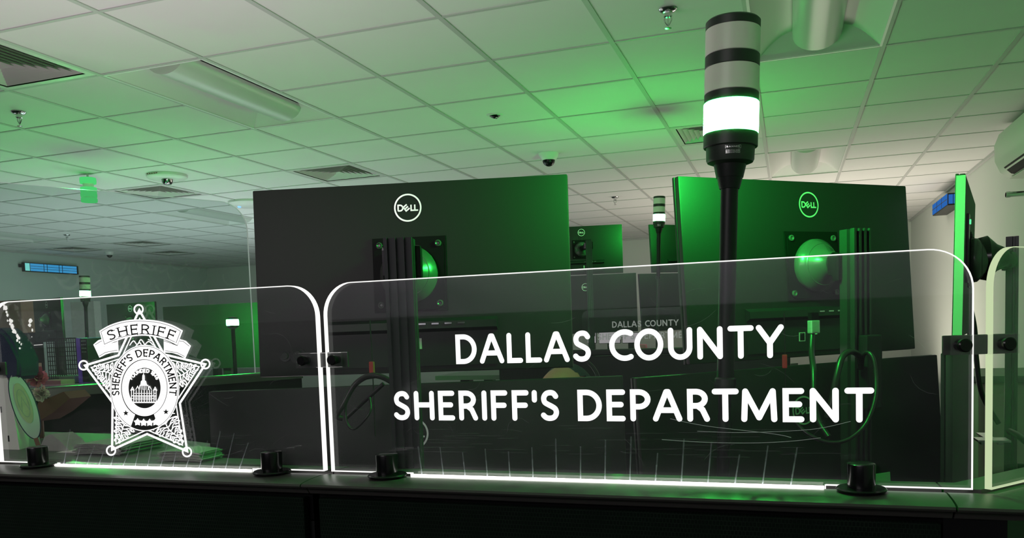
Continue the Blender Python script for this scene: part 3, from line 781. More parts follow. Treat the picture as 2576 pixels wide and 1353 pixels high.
for x0, x1, lb in ((-2.3, S1-.005, 'dark woven fabric partition panel at lower left, below the star badge'), (S1+.005, S2-.004, 'wide dark woven fabric partition panel at the bottom, below the lettering')):
    t = thing('partition_panel', lb, 'partition panel', ((x0+x1)/2, YA, 0), group='fabric partition panels')
    bm = B(); box(bm, (0, 0, .60), (x1-x0, .07, 1.18)); obj('core', bm, 'black', t)
    bm = B(); box(bm, (0, -.042, .612), (x1-x0-.012, .012, 1.2195), bev=.003); obj('fabric', bm, 'fabric', t)
    bm = B(); box(bm, (0, .0, 1.208), (x1-x0, .070, .039)); obj('top_channel', bm, 'gloss', t)
    bm = B(); box(bm, (0, 0, .03), (x1-x0, .08, .06)); obj('plinth', bm, 'black', t)
t = thing('partition_post', 'black corner post of the partition at the lower right', 'post', (.17, YA, 0))
bm = B(); prism(bm, [(-.028, -.044, .0), (.028, -.044, 0), (.052, -.024, 0), (.02, .03, 0), (-.028, .035, 0)], (0, 0, 1.2275)); obj('body', bm, 'gloss', t)
t = thing('partition_panel', 'dark fabric partition panel turning away at the lower right corner', 'partition panel', (.24, YA+.05, 0), D3, group='fabric partition panels')
bm = B(); box(bm, (.48, 0.0, .60), (.96, .07, 1.18)); obj('core', bm, 'black', t)
bm = B(); box(bm, (.48, -.040, .595), (.95, .012, 1.16), bev=.003); obj('fabric', bm, 'fabric', t)
# knobs that clamp the panels
for x, z, lb in ((-1.069, 1.2, 'leftmost black hat-shaped knob, below the blue fan'), (-.657, 1.2, 'second black hat-shaped knob from the left, right of the badge'), (-.485, 1.2, 'black hat-shaped knob at the left end of the lettered panel'), (.069, 1.2, 'largest black hat-shaped knob, at the right end of the lettered panel')):
    t = thing('screen_clamp', lb, 'knob', (x, YA-.020, 1.2462), group='hat shaped knobs on the rail')
    bm = B(); lathe(bm, [(.0135, .003), (.0138, .006), (.0143, .028), (.0140, .0292), (.0130, .0298), (.002, .0299)], n=40); obj('cap', bm, 'gloss', t, smooth=35)
    bm = B(); lathe(bm, [(.022, 0), (.0245, .0012), (.0250, .0028), (.0235, .0042), (.015, .0046)], n=44); obj('brim', bm, 'gloss', t, smooth=40)
# joining clips with two bolts each
def clip(p, rz, label, half):
    t = thing('panel_clip', label, 'clip', p, rz, group='clips joining the acrylic panels')
    bm = B(); box(bm, (0, .008, 0), (half*2+.03, .003, .020), bev=.0012); obj('plate', bm, 'hub', t)
    bm = B(); box(bm, (0, -.0025, 0), (half*2+.024, .002, .0195), bev=.0008); obj('clear_plate', bm, 'acryl', t)
    for s in (-1, 1):
        bm = B(); mx = Matrix.Translation((s*half, 0, 0)) @ Matrix.Rotation(PI/2, 4, 'X')
        lathe(bm, [(.0052, -.012), (.0052, .004), (.0066, .0042), (.0068, .0088), (.0056, .0098)], mx, 24); lathe(bm, [(.003, .0099), (.0028, .0088)], mx, 6)
        obj('bolt', bm, 'gloss', t, smooth=40)
clip((-.5835, YA-.0065, 1.3955), 0, 'clip with two black bolts joining the badge panel and the lettered panel', .0228)
clip((.1835, YA-.0075, 1.3965), .28, 'clip with two black bolts at the right corner of the acrylic panels', .0215)
clip((-1.172, YA-.0065, 1.393), 0, 'clip at the far left edge of the badge panel, shining white', .012)

# ------------------------------------------------------------------ monitors
def dell(bm, r, mp):
    stroke(bm, [(r*.94*math.cos(2*PI*k/44), r*.94*math.sin(2*PI*k/44)) for k in range(44)], r*.115, mp, True)
    h = r*.40; y0 = -h/2; wd = r*.105; x = -r*.70
    def sk(p, cl=False): stroke(bm, p, wd, mp, cl, cap=False)
    sk([(x, y0), (x, y0+h), (x+h*.35, y0+h)]+[(x+h*.35+h*.5*math.cos(a), y0+h/2+h/2*math.sin(a)) for a in [PI/2-PI*k/10 for k in range(11)]]+[(x, y0)], True)
    # tilted E
    ex, ey = -r*.10, -h*.0
    R_ = Matrix.Rotation(math.radians(37), 2)
    def e(p): return [tuple(Vector((ex, ey))+R_ @ Vector(q)) for q in p]
    a = h*.42
    sk(e([(a, a), (-a*.9, a), (-a*.9, -a), (a, -a)])); sk(e([(-a*.9, 0), (a*.9, 0)]))
    for k in (0, 1):
        lx = r*(.24+.27*k); sk([(lx, y0+h), (lx, y0), (lx+r*.24, y0)])
def monitor(label, c, yaw, tilt, wd, ht, roll=0, bulge=True, plate=True, pdx=0, logo=True, group='black flat monitors', lit=True, led=False, big=False):
    """origin at the middle of the back; back faces local -y, screen local +y"""
    t = thing('monitor', label, 'monitor', c, yaw, tilt, group, roll)
    bm = B(); box(bm, (0, .0055, 0), (wd, .011, ht), bev=.003); obj('back_shell', bm, 'shell', t, smooth=30)
    bm = B(); box(bm, (0, .0145, 0), (wd+.001, .006, ht+.001), bev=.0015); obj('bezel', bm, 'black', t)
    bm = B(); box(bm, (0, .01705, .003), (wd-.012, .0012, ht-.022)); obj('screen', bm, 'screen' if lit else 'gloss', t)
    if bulge:
        x = .145 if not big else .17; z1 = -ht/2+.088; z0 = -ht/2+.010
        bm = B(); prism(bm, [(-x, .002, z0), (x, .002, z0), (x, .002, z1), (-x, .002, z1)], (0, -.004, 0))
        prism(bm, [(-x, 0, z1+.002), (-x, -.012, z1-.004), (-x, -.013, z1-.016), (-x, 0, z1-.022)], (2*x, 0, 0))
        obj('lower_housing', bm, 'black', t)
        bm = B()
        for k in range(4): box(bm, (.02+k*.022, -.0135, z1-.008), (.012, .001, .0025))
        obj('port', bm, 'chrome', t)
        bm = B()
        for xx, r in ((-.222, .010), (-.200, .014)): lathe(bm, [(r, 0), (r, .0015), (r*.6, .0012), (r*.55, .003), (.001, .003)], Matrix.Translation((xx, 0, -ht/2+.035)) @ Matrix.Rotation(PI/2, 4, 'X'), 24)
        obj('mount_point', bm, 'black', t, smooth=40)
        bm = B(); box(bm, (.012, -.0022, z0+.038), (.008, .0012, .018)); obj('sticker', bm, 'stick', t)
    if plate:
        s = .0625; n0 = set(bpy.data.objects)
        bm = B(); box(bm, (0, -.0008, .005), (2*s, .004, 2*s)); obj('mount_recess', bm, 'matte', t)
        bm = B()
        o = []
        for q in range(4):
            for a, r in ((-20, .066), (0, .050), (20, .066)):
                pass
        pts = []
        for k in range(64):
            a = 2*PI*k/64; r = .0585+.019*abs(math.sin(2*a))**3
            pts.append((max(-s+.003, min(s-.003, r*math.cos(a))), -.0045, .005+max(-s+.003, min(s-.003, r*math.sin(a)))))
        prism(bm, pts, (0, .0018, 0))
        obj('mount_plate', bm, 'matte', t)
        for sx in (-1, 1):
            for sz in (-1, 1):
                bm = B(); lathe(bm, [(.0058, 0), (.0055, .0025), (.0038, .0032), (.002, .0016)], Matrix.Translation((sx*.050, -.0042, .005+sz*.050)) @ Matrix.Rotation(PI/2, 4, 'X'), 16); obj('screw', bm, 'hub', t, smooth=40)
        hm = Matrix.Translation((0, 0, .004)) @ Matrix.Rotation(PI/2, 4, 'X')
        bm = B(); lathe(bm, [(.047, .004), (.0490, .010), (.0480, .016), (.040, .024), (.030, .034), (.020, .046), (.018, .056), (.010, .060)], hm, 48)
        lathe(bm, [(.0375, .0262), (.0385, .0262), (.0375, .0275)], hm, 48); obj('tilt_hub', bm, 'hub', t, smooth=40)
        for q in set(bpy.data.objects)-n0: q.data.transform(Matrix.Translation((pdx, 0, 0)))
    if logo:
        bm = B(); dell(bm, .0235 if not big else .025, lambda x, y: (x+pdx, -.0008, ht/2-(.0425 if not big else .078)+y)); obj('logo', bm, 'logo', t)
    if led:
        bm = B(); box(bm, (-.16, -.002, .02), (.05, .006, .14)); obj('port_block', bm, 'gloss', t)
        bm = B(); box(bm, (-.16, -.006, .075), (.012, .003, .009)); obj('power_light', bm, 'led_g', t)
    return t

UL = monitor('left upper black monitor seen from behind, white round logo above its mount', (-.604, 1.252, 1.519), R(13.74), R(-2.6), .537, .319, roll=-R(.16))
UR = monitor('right upper black monitor seen from behind, behind the near green tower light', (.028, 1.591, 1.518), R(42.84), R(-3.56), .537, .319, roll=-R(.43), pdx=.016)
LLm = monitor('large lower left monitor seen from behind, half hidden by the acrylic panels', (-.559, 1.144, 1.158), R(14), R(-3), .66, .378, roll=-R(.56), bulge=False, plate=False, big=True, lit=False)
LRm = monitor('large lower right monitor seen from behind, behind the word DEPARTMENT', (.026, 1.480, 1.159), R(42), R(-3.5), .66, .378, roll=-R(.63), bulge=False, plate=False, big=True, lit=False)
# the monitors at the right end, seen almost edge-on
pn, pf = Vector((.324, 1.815, 0)), Vector((.458, 2.416, 0)); dd = (pf-pn).normalized(); ya = math.atan2(dd.y, dd.x)
cS = pn+dd*.2685; SM = monitor('tall thin edge of a monitor at far right, its side lit bright green', (cS.x, cS.y, 1.540), ya, R(1.0), .537, .319, bulge=False, plate=True, logo=False, led=True)
bm = B(); box(bm, (-.2692, .0075, 0), (.0012, .0165, .312), bev=.0004); q = obj('side_trim', bm, 'silver', SM); q['label'] = 'silver side edge lit bright green'
pn, pf = Vector((.245, 1.452, 0)), Vector((.375, 2.022, 0)); dd = (pf-pn).normalized(); ya2 = math.atan2(dd.y, dd.x)
cS2 = pn+dd*.33; SL = monitor('lower edge-on black monitor at far right, below the corner clip', (cS2.x, cS2.y, 1.175), ya2, 0, .66, .378, bulge=False, plate=False, logo=False, lit=False, big=True)
# ------------------------------------------------------------------ poles with arms
def pole(label, p, yaw, z0, z1, wd, arm_z, arm_to, hub_cover=False):
    t = thing('monitor_pole', label, 'monitor pole', (p[0], p[1], z0), yaw, group='grooved monitor poles')
    h = wd/2; g = wd*.09; d = wd*.14
    pr = [(-h, -h)]
    for cx_ in (-.28, .02, .32): pr += [(wd*cx_-g, -h), (wd*cx_-g, -h+d), (wd*cx_+g, -h+d), (wd*cx_+g, -h)]
    pr += [(h, -h), (h, -h*.5), (h-d, -h*.45), (h-d, -h*.1), (h, 0), (h, h), (-h, h), (-h, 0), (-h+d, -.1*h), (-h+d, -h*.45), (-h, -h*.5)]
    bm = B(); prism(bm, [(x, y, 0) for x, y in pr], (0, 0, z1-z0)); obj('column', bm, 'pole', t)
    bm = B(); box(bm, (0, 0, .01), (wd*2.4, wd*1.8, .02), bev=.003); obj('foot', bm, 'black', t)
    bm = B(); box(bm, (wd*.12, -h-.011, (z1-z0)*.73 if hub_cover else .3), (wd*.9, .02, .12), bev=.003); obj('cable_cover', bm, 'black', t)
    bm = B(); box(bm, (0, h+.002, arm_z-z0), (wd*1.45, wd*.5, .046), bev=.006); obj('clamp', bm, 'gloss', t)
    bm = B(); a = Vector((h*.3, h*.9, arm_z-z0)); b = t.matrix_basis.inverted() @ Vector(arm_to)
    tube(bm, [a, a*.4+b*.6, b], [.015, .018, .018], 16); m_ = a*.55+b*.45; box(bm, m_, (max(.03, abs(b.x-a.x)), .034, .036), bev=.007); obj('arm', bm, 'gloss', t, smooth=40)
    return t
cU = Vector((-.603, 1.241, 1.525))
PL = pole('grooved black pole in front of the left upper monitor', (-.4955, .998), R(18), .71, 1.5535, .0375, 1.523, UL.matrix_basis @ Vector((0, -.055, .004)))
PR = pole('grooved black pole in front of the right upper monitor', (.102, 1.451), R(38), .71, 1.5700, .034, 1.510, UR.matrix_basis @ Vector((.016, -.055, .004)), True)
PS = pole('dark pole at the far right behind the corner acrylic panel', (.491, 2.187), R(78), .71, 1.600, .026, 1.545, (.455, 2.125, 1.545))
bm = B(); tube(bm, [(.418, 2.095, 1.548), (.475, 2.15, 1.545)], .022, 16); 
lathe(bm, [(.045, 0), (.05, .02), (.03, .04), (.02, .06)], Matrix.Translation((.399, 2.09, 1.548)) @ Matrix.Rotation(PI/2, 4, 'Y'), 30)
obj('swivel_head', bm, 'gloss', PS, world=True, smooth=40)
# ------------------------------------------------------------------ tower lights
TK = 1.12
def tower(label, lamp_mat, zlow=.7105):
    """origin at the foot of the pole; axis is local z; heights are measured from 1.43 m"""
    LEAN = R(2.1); t = thing('tower_light', label, 'tower light', (-.070*TK-(1.727-zlow)*math.sin(LEAN), 1.119*TK, zlow), group='green tower lights', roll=LEAN)
    K = TK; YT = 1.119*K
    def Z(y): return atY(1840, y, YT).z-zlow
    r = .0345*K
    def seg(name, m, y0, y1, rr=r, rb=None):
        bm = B(); z1, z0 = Z(y0), Z(y1); e = .0008
        lathe(bm, [(rr-e, z0), (rr, z0+e), (rr, z1-e), (rr-e, z1)], n=56); return obj(name, bm, m, t, smooth=35)
    bm = B(); z1, z0 = Z(51), Z(75); lathe(bm, [(r, z0), (r, z1-.003), (r-.0025, z1-.0005), (.01, z1)], n=56); obj('top_cap', bm, 'band', t, smooth=35)
    seg('unlit_lens', 'off', 75, 141); seg('divider', 'band', 141, 172); seg('unlit_lens', 'off', 172, 236); seg('divider', 'band', 236, 260)
    seg('lit_lens', lamp_mat, 260, 336, r+.0004); seg('collar', 'band', 336, 371)
    bm = B(); lathe(bm, [(.021*K, Z(414)), (.0290*K, Z(408)), (.0305*K, Z(402)), (.0310*K, Z(372)), (.0312*K, Z(369))], n=56); obj('base', bm, 'band', t, smooth=35)
    bm = B(); lathe(bm, [(.0128*K, Z(474)), (.0135*K, Z(470)), (.0165*K, Z(446)), (.0172*K, Z(446)), (.0205*K, Z(416)), (.0212*K, Z(404))], n=44); obj('cone', bm, 'black', t, smooth=30)
    bm = B(); lathe(bm, [(.0112*K, Z(957)), (.0112*K, Z(472))], n=32); obj('pole', bm, 'black', t, smooth=40)
    bm = B(); lathe(bm, [(.0085*K, 0), (.0085*K, Z(985)), (.0135*K, Z(985)), (.0140*K, Z(975)), (.0140*K, Z(952)), (.012*K, Z(948))], n=32); obj('lower_pole', bm, 'pole', t, smooth=40)
    bm = B(); lathe(bm, [(.03, 0), (.03, .006), (.012, .012), (.012, .03)], n=32); obj('foot', bm, 'black', t, smooth=40)
    # maker's plate, wrapped on the base
    bm = B(); a0 = math.atan2(-1, -.02)
    def wrap(u, v): a = a0+u/(.0316*K); return (.0316*K*math.cos(a), .0316*K*math.sin(a), v)
    zc = Z(379)
    write_line(bm, 'BANNER', -.002, .0165, zc-.0012, zc+.0012, .22, lambda u, v: wrap(u, v), gap=.25)
    stroke(bm, [(-.0035, zc-.0022), (.018, zc-.0022), (.018, zc+.0022), (-.0035, zc+.0022)], .0003, wrap, True)
    for k in range(4):
        for q in range(9): stroke(bm, [(-.003+q*.0023, zc-.0045-k*.0014), (-.0016+q*.0023+random.uniform(-.0004, .0006), zc-.0045-k*.0014)], .0006, wrap, cap=False)
    obj('maker_label', bm, 'logo', t)
    return t
TW = tower('near tall tower light on a black pole, its bottom lamp shining green', 'on')

# ------------------------------------------------------------------ cables
def cable(label, pts, r, m='cable', group='cables behind the panels', name='cable'):
    bm = B(); tube(bm, smooth_path(pts, 8), r, 10); return single(name, bm, m, label, 'cable', group, smooth=60)
def cy(x, y, Y): return atY(x, y, Y)
cable('thick black cable looped left of the lettered panel, under the left pole', [cy(1012, 1010, 1.06), cy(990, 965, 1.05), cy(940, 944, 1.05), cy(895, 965, 1.05), cy(862, 1020, 1.04), cy(848, 1046, 1.04), cy(862, 1052, 1.045)], .0042)
cable('thin black cable hanging in a loop inside the thicker cable loop', [cy(930, 1000, 1.06), cy(932, 1030, 1.05), cy(918, 1055, 1.045), cy(890, 1079, 1.045), cy(872, 1060, 1.045), cy(872, 1010, 1.05), cy(905, 960, 1.055), cy(945, 948, 1.06)], .0018)
cable('straight black cable crossing the thick loop slantwise', [cy(872, 1050, 1.07), cy(915, 1010, 1.075), cy(965, 965, 1.08)], .0032)
cable('thick black cable hanging from the right upper monitor down behind DEPARTMENT', [cy(2043, 838, 1.47), cy(2041, 880, 1.45), cy(2046, 930, 1.41), cy(2048, 1000, 1.38), cy(2060, 1060, 1.36), cy(2085, 1100, 1.34)], .0048)
cable('black cable arching over left of the right pole', [cy(2165, 925, 1.42), cy(2160, 895, 1.40), cy(2140, 884, 1.38), cy(2118, 900, 1.36), cy(2104, 950, 1.34), cy(2092, 1010, 1.33), cy(2082, 1050, 1.33)], .0050)
cable('black cable making the large loop right of the right pole', [cy(2168, 925, 1.42), cy(2172, 895, 1.40), cy(2185, 887, 1.38), cy(2198, 905, 1.37), cy(2204, 950, 1.36), cy(2200, 1010, 1.34), cy(2175, 1070, 1.32), cy(2130, 1107, 1.30), cy(2080, 1112, 1.29), cy(2030, 1090, 1.29), cy(2000, 1060, 1.30)], .0030)
for (x, y, Y, lb) in ((936, 930, 1.085, 'thin cord with a red tag hanging left of the left pole'), (1974, 912, 1.31, 'thin cord with a red tag hanging left of the right cables')):
    p = cy(x, y, Y); t = thing('tag_cord', lb, 'cord', p, group='cords with red tags')
    bm = B(); tube(bm, [(0, 0, .075), (.001, 0, 0), (0, 0, -.10)], .0009, 6); obj('cord', bm, 'cable', t)
    bm = B(); box(bm, (0, 0, .002), (.0075, .006, .021), bev=.002); obj('tag', bm, 'red', t)
p = cy(2040, 822, 1.475); t = thing('video_plug', 'pale plug in the port of the right upper monitor, lit green', 'plug', p, R(42.99))
bm = B(); box(bm, (0, -.006, 0), (.018, .011, .022), bev=.002); obj('body', bm, 'logo', t)
bm = B(); box(bm, (0, -.006, .017), (.016, .008, .014)); obj('shroud', bm, 'gloss', t)
bm = B(); box(bm, (-.0235, -.004, -.016), (.013, .001, .015)); obj('label', bm, 'stick', t)
bm = B(); q_ = [(-.0285, -.0046, -.0222), (-.0185, -.0046, -.0222), (-.0185, -.0046, -.0098), (-.0285, -.0046, -.0098)]
prism(bm, q_, (0, .0002, 0)); obj('label_print', bm, 'black', t)
mw = LRm.matrix_basis; nrm = mw.to_3x3() @ Vector((0, -1, 0)); d = ray(2220, 1202); p = CAM + d*((mw.translation-CAM).dot(nrm)/d.dot(nrm))
bm = B(); box(bm, (0, 0, 0), (.036, .0008, .0185)); bm.transform(Matrix.Translation(p+nrm*.0008) @ mw.to_3x3().to_4x4())
single('asset_sticker', bm, 'stick', 'pale rectangular sticker on the lower right monitor beside the largest knob', 'sticker')
for pts, lb in (([atD(2440, 740, 1.95), atD(2437, 800, 1.92), atD(2440, 850, 1.9), atD(2432, 900, 1.9)], 'cable hanging straight below the edge-on monitor'), ([atD(2443, 780, 1.95), atD(2452, 830, 1.95), atD(2456, 900, 1.95), atD(2470, 990, 1.95), atD(2512, 1065, 1.95)], 'cable below the edge-on monitor, sweeping right behind the corner panel'),
                ([atD(2540, 1085, 1.5), atD(2560, 1095, 1.45), atD(2580, 1110, 1.4)], 'cable lying at the far right edge beside the far right pole')):
    cable(lb, pts, .006)
# ------------------------------------------------------------------ the other consoles: copies further off
def moved(o, T_): return T_ @ o.matrix_basis
Tb = Matrix.Translation((-.70, 4.07, .405))
Tbt = Matrix.Translation((-.69, 3.94, .405))
dup(UL, moved(UL, Tb), 'distant monitor lit green at its right edge, between the two near upper monitors', 'monitors of the distant console')
dup(UR, moved(UR, Tb), 'distant monitor behind the distant tower light', 'monitors of the distant console')
dup(LLm, moved(LLm, Tb), 'distant lower monitor left of the narrow strip of bare wall', 'monitors of the distant console')
dup(LRm, moved(LRm, Tb), 'distant lower monitor right of the narrow strip of bare wall', 'monitors of the distant console')
TB = dup(TW, moved(TW, Tbt) @ Matrix.Scale(.955, 4), 'distant tower light between the two near upper monitors')
dup(PL, moved(PL, Tb), 'distant pole in front of the distant green monitor', 'grooved monitor poles')
dup(PR, moved(PR, Tb), 'distant pole behind the distant tower light', 'grooved monitor poles')
Tt = Matrix.Translation((-.60, 3.82, .0))
t = thing('acrylic_panel', 'distant acrylic panel with dim lettering, seen through the near lettering', 'acrylic panel', tuple(Tt @ P2.matrix_basis.translation+Vector((0, 0, .020))), group='clear acrylic sign panels')
for ch in kids(P2):
    if ch.name.split('.')[0] in ('sheet', 'lettering'):
        c = ch.copy()
        if ch.name.startswith('lettering'): c.data = ch.data.copy(); c.data.materials[0] = M['letterdim']
        C.objects.link(c); c.parent = t
bm = B(); q = Vector((-.60, 3.82+YA, 0)); box(bm, (q.x-.25, q.y+.0, .62), (1.7, .08, 1.24), bev=.01); box(bm, (q.x-.25, q.y, 1.262), (1.7, .13, .035), bev=.01)
single('partition_panel', bm, 'black', 'low dark partition of the distant console under the dim lettering', 'partition panel', 'fabric partition panels')
# console on the left, seen through the badge panel
cl = atD(215, 735, 5.7); Tl = Matrix.Translation((cl.x+.070*TK, cl.y-1.119*TK, .145))
dup(TW, moved(TW, Tl) @ Matrix.Scale(.9, 4), 'tower light shining green on the left, behind the badge panel')
MR = [(-22, 120, 806, 6.1, 'distant monitor back left of the left tower light, behind the badge panel'), (-8, 330, 815, 6.2, 'distant monitor back behind the top of the star badge'), (6, 520, 822, 6.3, 'distant monitor back right of the star badge, behind the tall glass')]
for yw, x, y, D, lb in MR:
    p = atD(x, y, D); dup(UL, Matrix.Translation(p) @ Matrix.Rotation(R(yw), 4, 'Z'), lb, 'monitors of the left console')
    bm = B(); box(bm, (p.x+.02, p.y+.07, p.z*.5), (.05, .05, p.z), bev=.008); box(bm, (p.x+.02, p.y+.045, p.z-.03), (.12, .04, .12), bev=.008); box(bm, (p.x+.02, p.y+.12, .015), (.40, .30, .03), bev=.01)
    single('monitor_stand', bm, 'black', 'stand of the '+lb, 'stand', 'stands of the left console')
# lamp whose light shows near the right edge of the badge panel
p = atD(585, 811, 4.9); t = thing('signal_lamp', 'lone bright green lamp right of the star badge, behind the tall glass', 'lamp', p)
bm = B(); lathe(bm, [(.034, -.018), (.036, -.014), (.036, .014), (.034, .018)], n=36); obj('lit_lens', bm, 'onfar', t, smooth=40)
bm = B(); lathe(bm, [(.16, -1.50), (.16, -1.49), (.012, -1.48), (.012, -.04), (.03, -.03), (.034, -.018)], n=24); obj('stem', bm, 'black', t, smooth=40)
bm = B(); lathe(bm, [(.034, .018), (.03, .03), (.005, .035)], n=24); obj('cap', bm, 'band', t, smooth=40)
bm = B(); box(bm, (-.33, .34, -.08), (.95, .03, .42), bev=.004); box(bm, (-.33, .36, -.75), (.06, .03, 1.2)); obj('haze_plate', bm, 'hub', t)  # added plate that catches green light in place of the haze beside the lamp

# tall glass screen on the slanting partition at left
ga = Vector((-2.69, 3.65, 1.234)); gd = Vector((-math.sin(R(27)), -math.cos(R(27)), 0))
t = thing('glass_screen', 'tall clear glass screen at left, its lit edge beside the left upper monitor', 'glass screen', ga)
n_ = Vector((gd.y, -gd.x, 0))*.012; Lg, Hg, rg = 2.6, .89, .14
out = [(0, 0)]+[(0, Hg-rg)]+[(rg-rg*math.cos(a), Hg-rg+rg*math.sin(a)) for a in [k*PI/2/10 for k in range(11)]]+[(Lg, Hg), (Lg, 0)]
bm = B()
for s in (0, 1): bm.faces.new([bm.verts.new(gd*u+Vector((0, 0, v))+n_*s) for u, v in (out if s else out[::-1])])
obj('pane', bm, 'glass', t)
bm = B(); A = [bm.verts.new(gd*u+Vector((0, 0, v))-n_*.05) for u, v in out]; D = [bm.verts.new(gd*u+Vector((0, 0, v))+n_*1.05) for u, v in out]
for i in range(len(out)-2): bm.faces.new((A[i], A[i+1], D[i+1], D[i]))
obj('polished_edge', bm, 'glassedge', t)
M['smudge'] = veil('smudge', (.5, .6, .5), .035)
bm = B()
for k in range(60):
    u0, v0 = random.uniform(.12, .95), random.uniform(.02, .55); a = random.uniform(-.4, 1.2)
    pts = [(u0+.06*s*math.cos(a+.8*s), v0+.06*s*math.sin(a+.8*s)) for s in (-1, -.5, 0, .5, 1)]
    stroke(bm, pts, random.uniform(.004, .014), lambda u, v: gd*u+Vector((0, 0, v))-n_*(.1+.004*k), cap=False)
obj('smudges', bm, 'smudge', t)['kind'] = 'stuff'
bm = B()
path = [ga+gd*-.25, ga+gd*1.2, ga+gd*2.9]
sweep(bm, [(-.05, 1.19), (-.05, 1.225), (-.04, 1.233), (.04, 1.233), (.05, 1.225), (.05, 1.19)], [(p.x, p.y) for p in path])
single('partition_rail', bm, 'rail', 'slanting rail under the tall glass screen at left, lit green', 'rail', 'rails on the low partition')
bm = B(); sweep(bm, [(-.035, 0), (-.035, 1.189), (.035, 1.189), (.035, 0)], [(p.x, p.y) for p in path]); single('partition_panel', bm, 'fabric', 'slanting dark partition under the tall glass screen', 'partition panel', 'fabric partition panels')
# ------------------------------------------------------------------ desks
def slab(name, pts, z, th, m, label, cat, group=None):
    bm = B(); prism(bm, [(x, y, z) for x, y in pts], (0, 0, -th)); return single(name, bm, m, label, cat, group)
slab('raised_shelf', [(-1.9, .992), (-.74, .992), (-.74, 1.052), (-.93, 1.06), (-.99, 1.20), (-1.25, 1.30), (-1.9, 1.35)], 1.240, .020, 'desk', 'raised shelf behind the badge panel holding papers and the oval fan', 'shelf')
crv = [(v.x, v.y) for v in smooth_path([(.16, 1.0, 0), (.24, 1.06, 0), (.36, 1.25, 0), (.46, 1.50, 0), (.55, 1.75, 0)], 6)]
t = slab('worktop', crv+[(.77, 1.72), (.198, 1.035)], 1.150, .018, 'desk', 'dark worktop inside the right corner of the partition, with a curved edge', 'worktop')
bm = B(); tube(bm, [(x, y, 1.141) for x, y in crv], .011, 8); obj('edge_band', bm, 'gloss', t, world=True, smooth=60)
def console_desk(label, dx, dy, h, xl=-1.6):
    t = thing('console_desk', label, 'desk', (dx, dy, 0), group='dark console desks')
    bm = B(); prism(bm, [(xl, 1.02, h-.03), (.12, 1.02, h-.03), (.75, 1.9, h-.03), (.2, 2.2, h-.03), (-.3, 1.75, h-.03), (xl, 1.65, h-.03)], (0, 0, .03)); obj('desk_top', bm, 'desk', t)
    for x, y in ((xl+.2, 1.1), (.05, 1.12), (.45, 1.9), (xl+.2, 1.55)):
        bm = B(); box(bm, (x, y, (h-.03)/2), (.07, .07, h-.03), bev=.006); obj('leg', bm, 'black', t)
console_desk('wide dark console desk the near monitor poles stand on', 0, 0, .71)
console_desk('raised dark console desk of the distant console', -.70, 4.07, .71+.405)
q = moved(TW, Tl).translation
t = thing('side_table', 'dark side table under the left tower light', 'table', (q.x, q.y, 0))
bm = B(); box(bm, (0, 0, q.z-.015), (.5, .4, .03), bev=.004); obj('table_top', bm, 'desk', t)
for x, y in ((-.2, -.15), (.2, -.15), (-.2, .15), (.2, .15)):
    bm = B(); box(bm, (x, y, (q.z-.03)/2), (.04, .04, q.z-.03)); obj('leg', bm, 'black', t)
p = atD(2495, 1106, 1.75); bm = B(); box(bm, p, (.062, .05, .004)); box(bm, p+Vector((-.018, 0, -.005)), (.01, .03, .008)); box(bm, p+Vector((.014, 0, -.005)), (.01, .03, .008)); box(bm, p+Vector((0, .06, .0)), (.02, .09, .003))
single('shelf_bracket', bm, 'logo', 'small white shelf bracket at the lower right behind the thick green acrylic edge', 'bracket')
# cabinets by the right wall
t = thing('cabinet', 'beige low cabinet at the far right behind the corner panel', 'cabinet', (1.12, 4.1, 0))
bm = B(); box(bm, (0, 0, .57), (.75, .5, 1.12), bev=.01); obj('carcass', bm, 'beige', t)
bm = B(); box(bm, (0, 0, 1.145), (.80, .54, .03), bev=.006); obj('top', bm, 'desk', t)
for k in range(3):
    bm = B(); box(bm, (0, -.253, .20+k*.36), (.70, .012, .33), bev=.003); d_ = obj('drawer', bm, 'beige', t)
    bm = B(); box(bm, (0, -.268, .28+k*.36), (.14, .02, .018), bev=.004); obj('handle', bm, 'chrome', d_)
# ------------------------------------------------------------------ the operator
def skin_mesh(name, nodes, edges, m, parent, sub=2, root=0):
    bm = bmesh.new(); ly = bm.verts.layers.skin.verify(); vs = []
    for i, n in enumerate(nodes):
        v = bm.verts.new(n[0]); r = n[1]; v[ly].radius = r if isinstance(r, tuple) else (r, r); v[ly].use_root = (i == root); vs.append(v)
    for i, j in edges: bm.edges.new((vs[i], vs[j]))
    me = bpy.data.meshes.new(name); bm.to_mesh(me); bm.free(); me.materials.append(M[m])
    o = bpy.data.objects.new(name, me); C.objects.link(o); o.parent = parent
    k = o.modifiers.new('skin', 'SKIN'); k.use_smooth_shade = True; k.branch_smoothing = .6
    s = o.modifiers.new('sub', 'SUBSURF'); s.levels = sub; s.render_levels = sub
    return o
hp = Vector((-.535, 1.93, 0))           # the operator sits here, facing the screens (local -y)
T = thing('person', 'seated person with bare forehead and headset, head top showing between the two left monitors', 'person', (hp.x, hp.y, 0), R(-8)); T.scale = (.985, .985, .985)
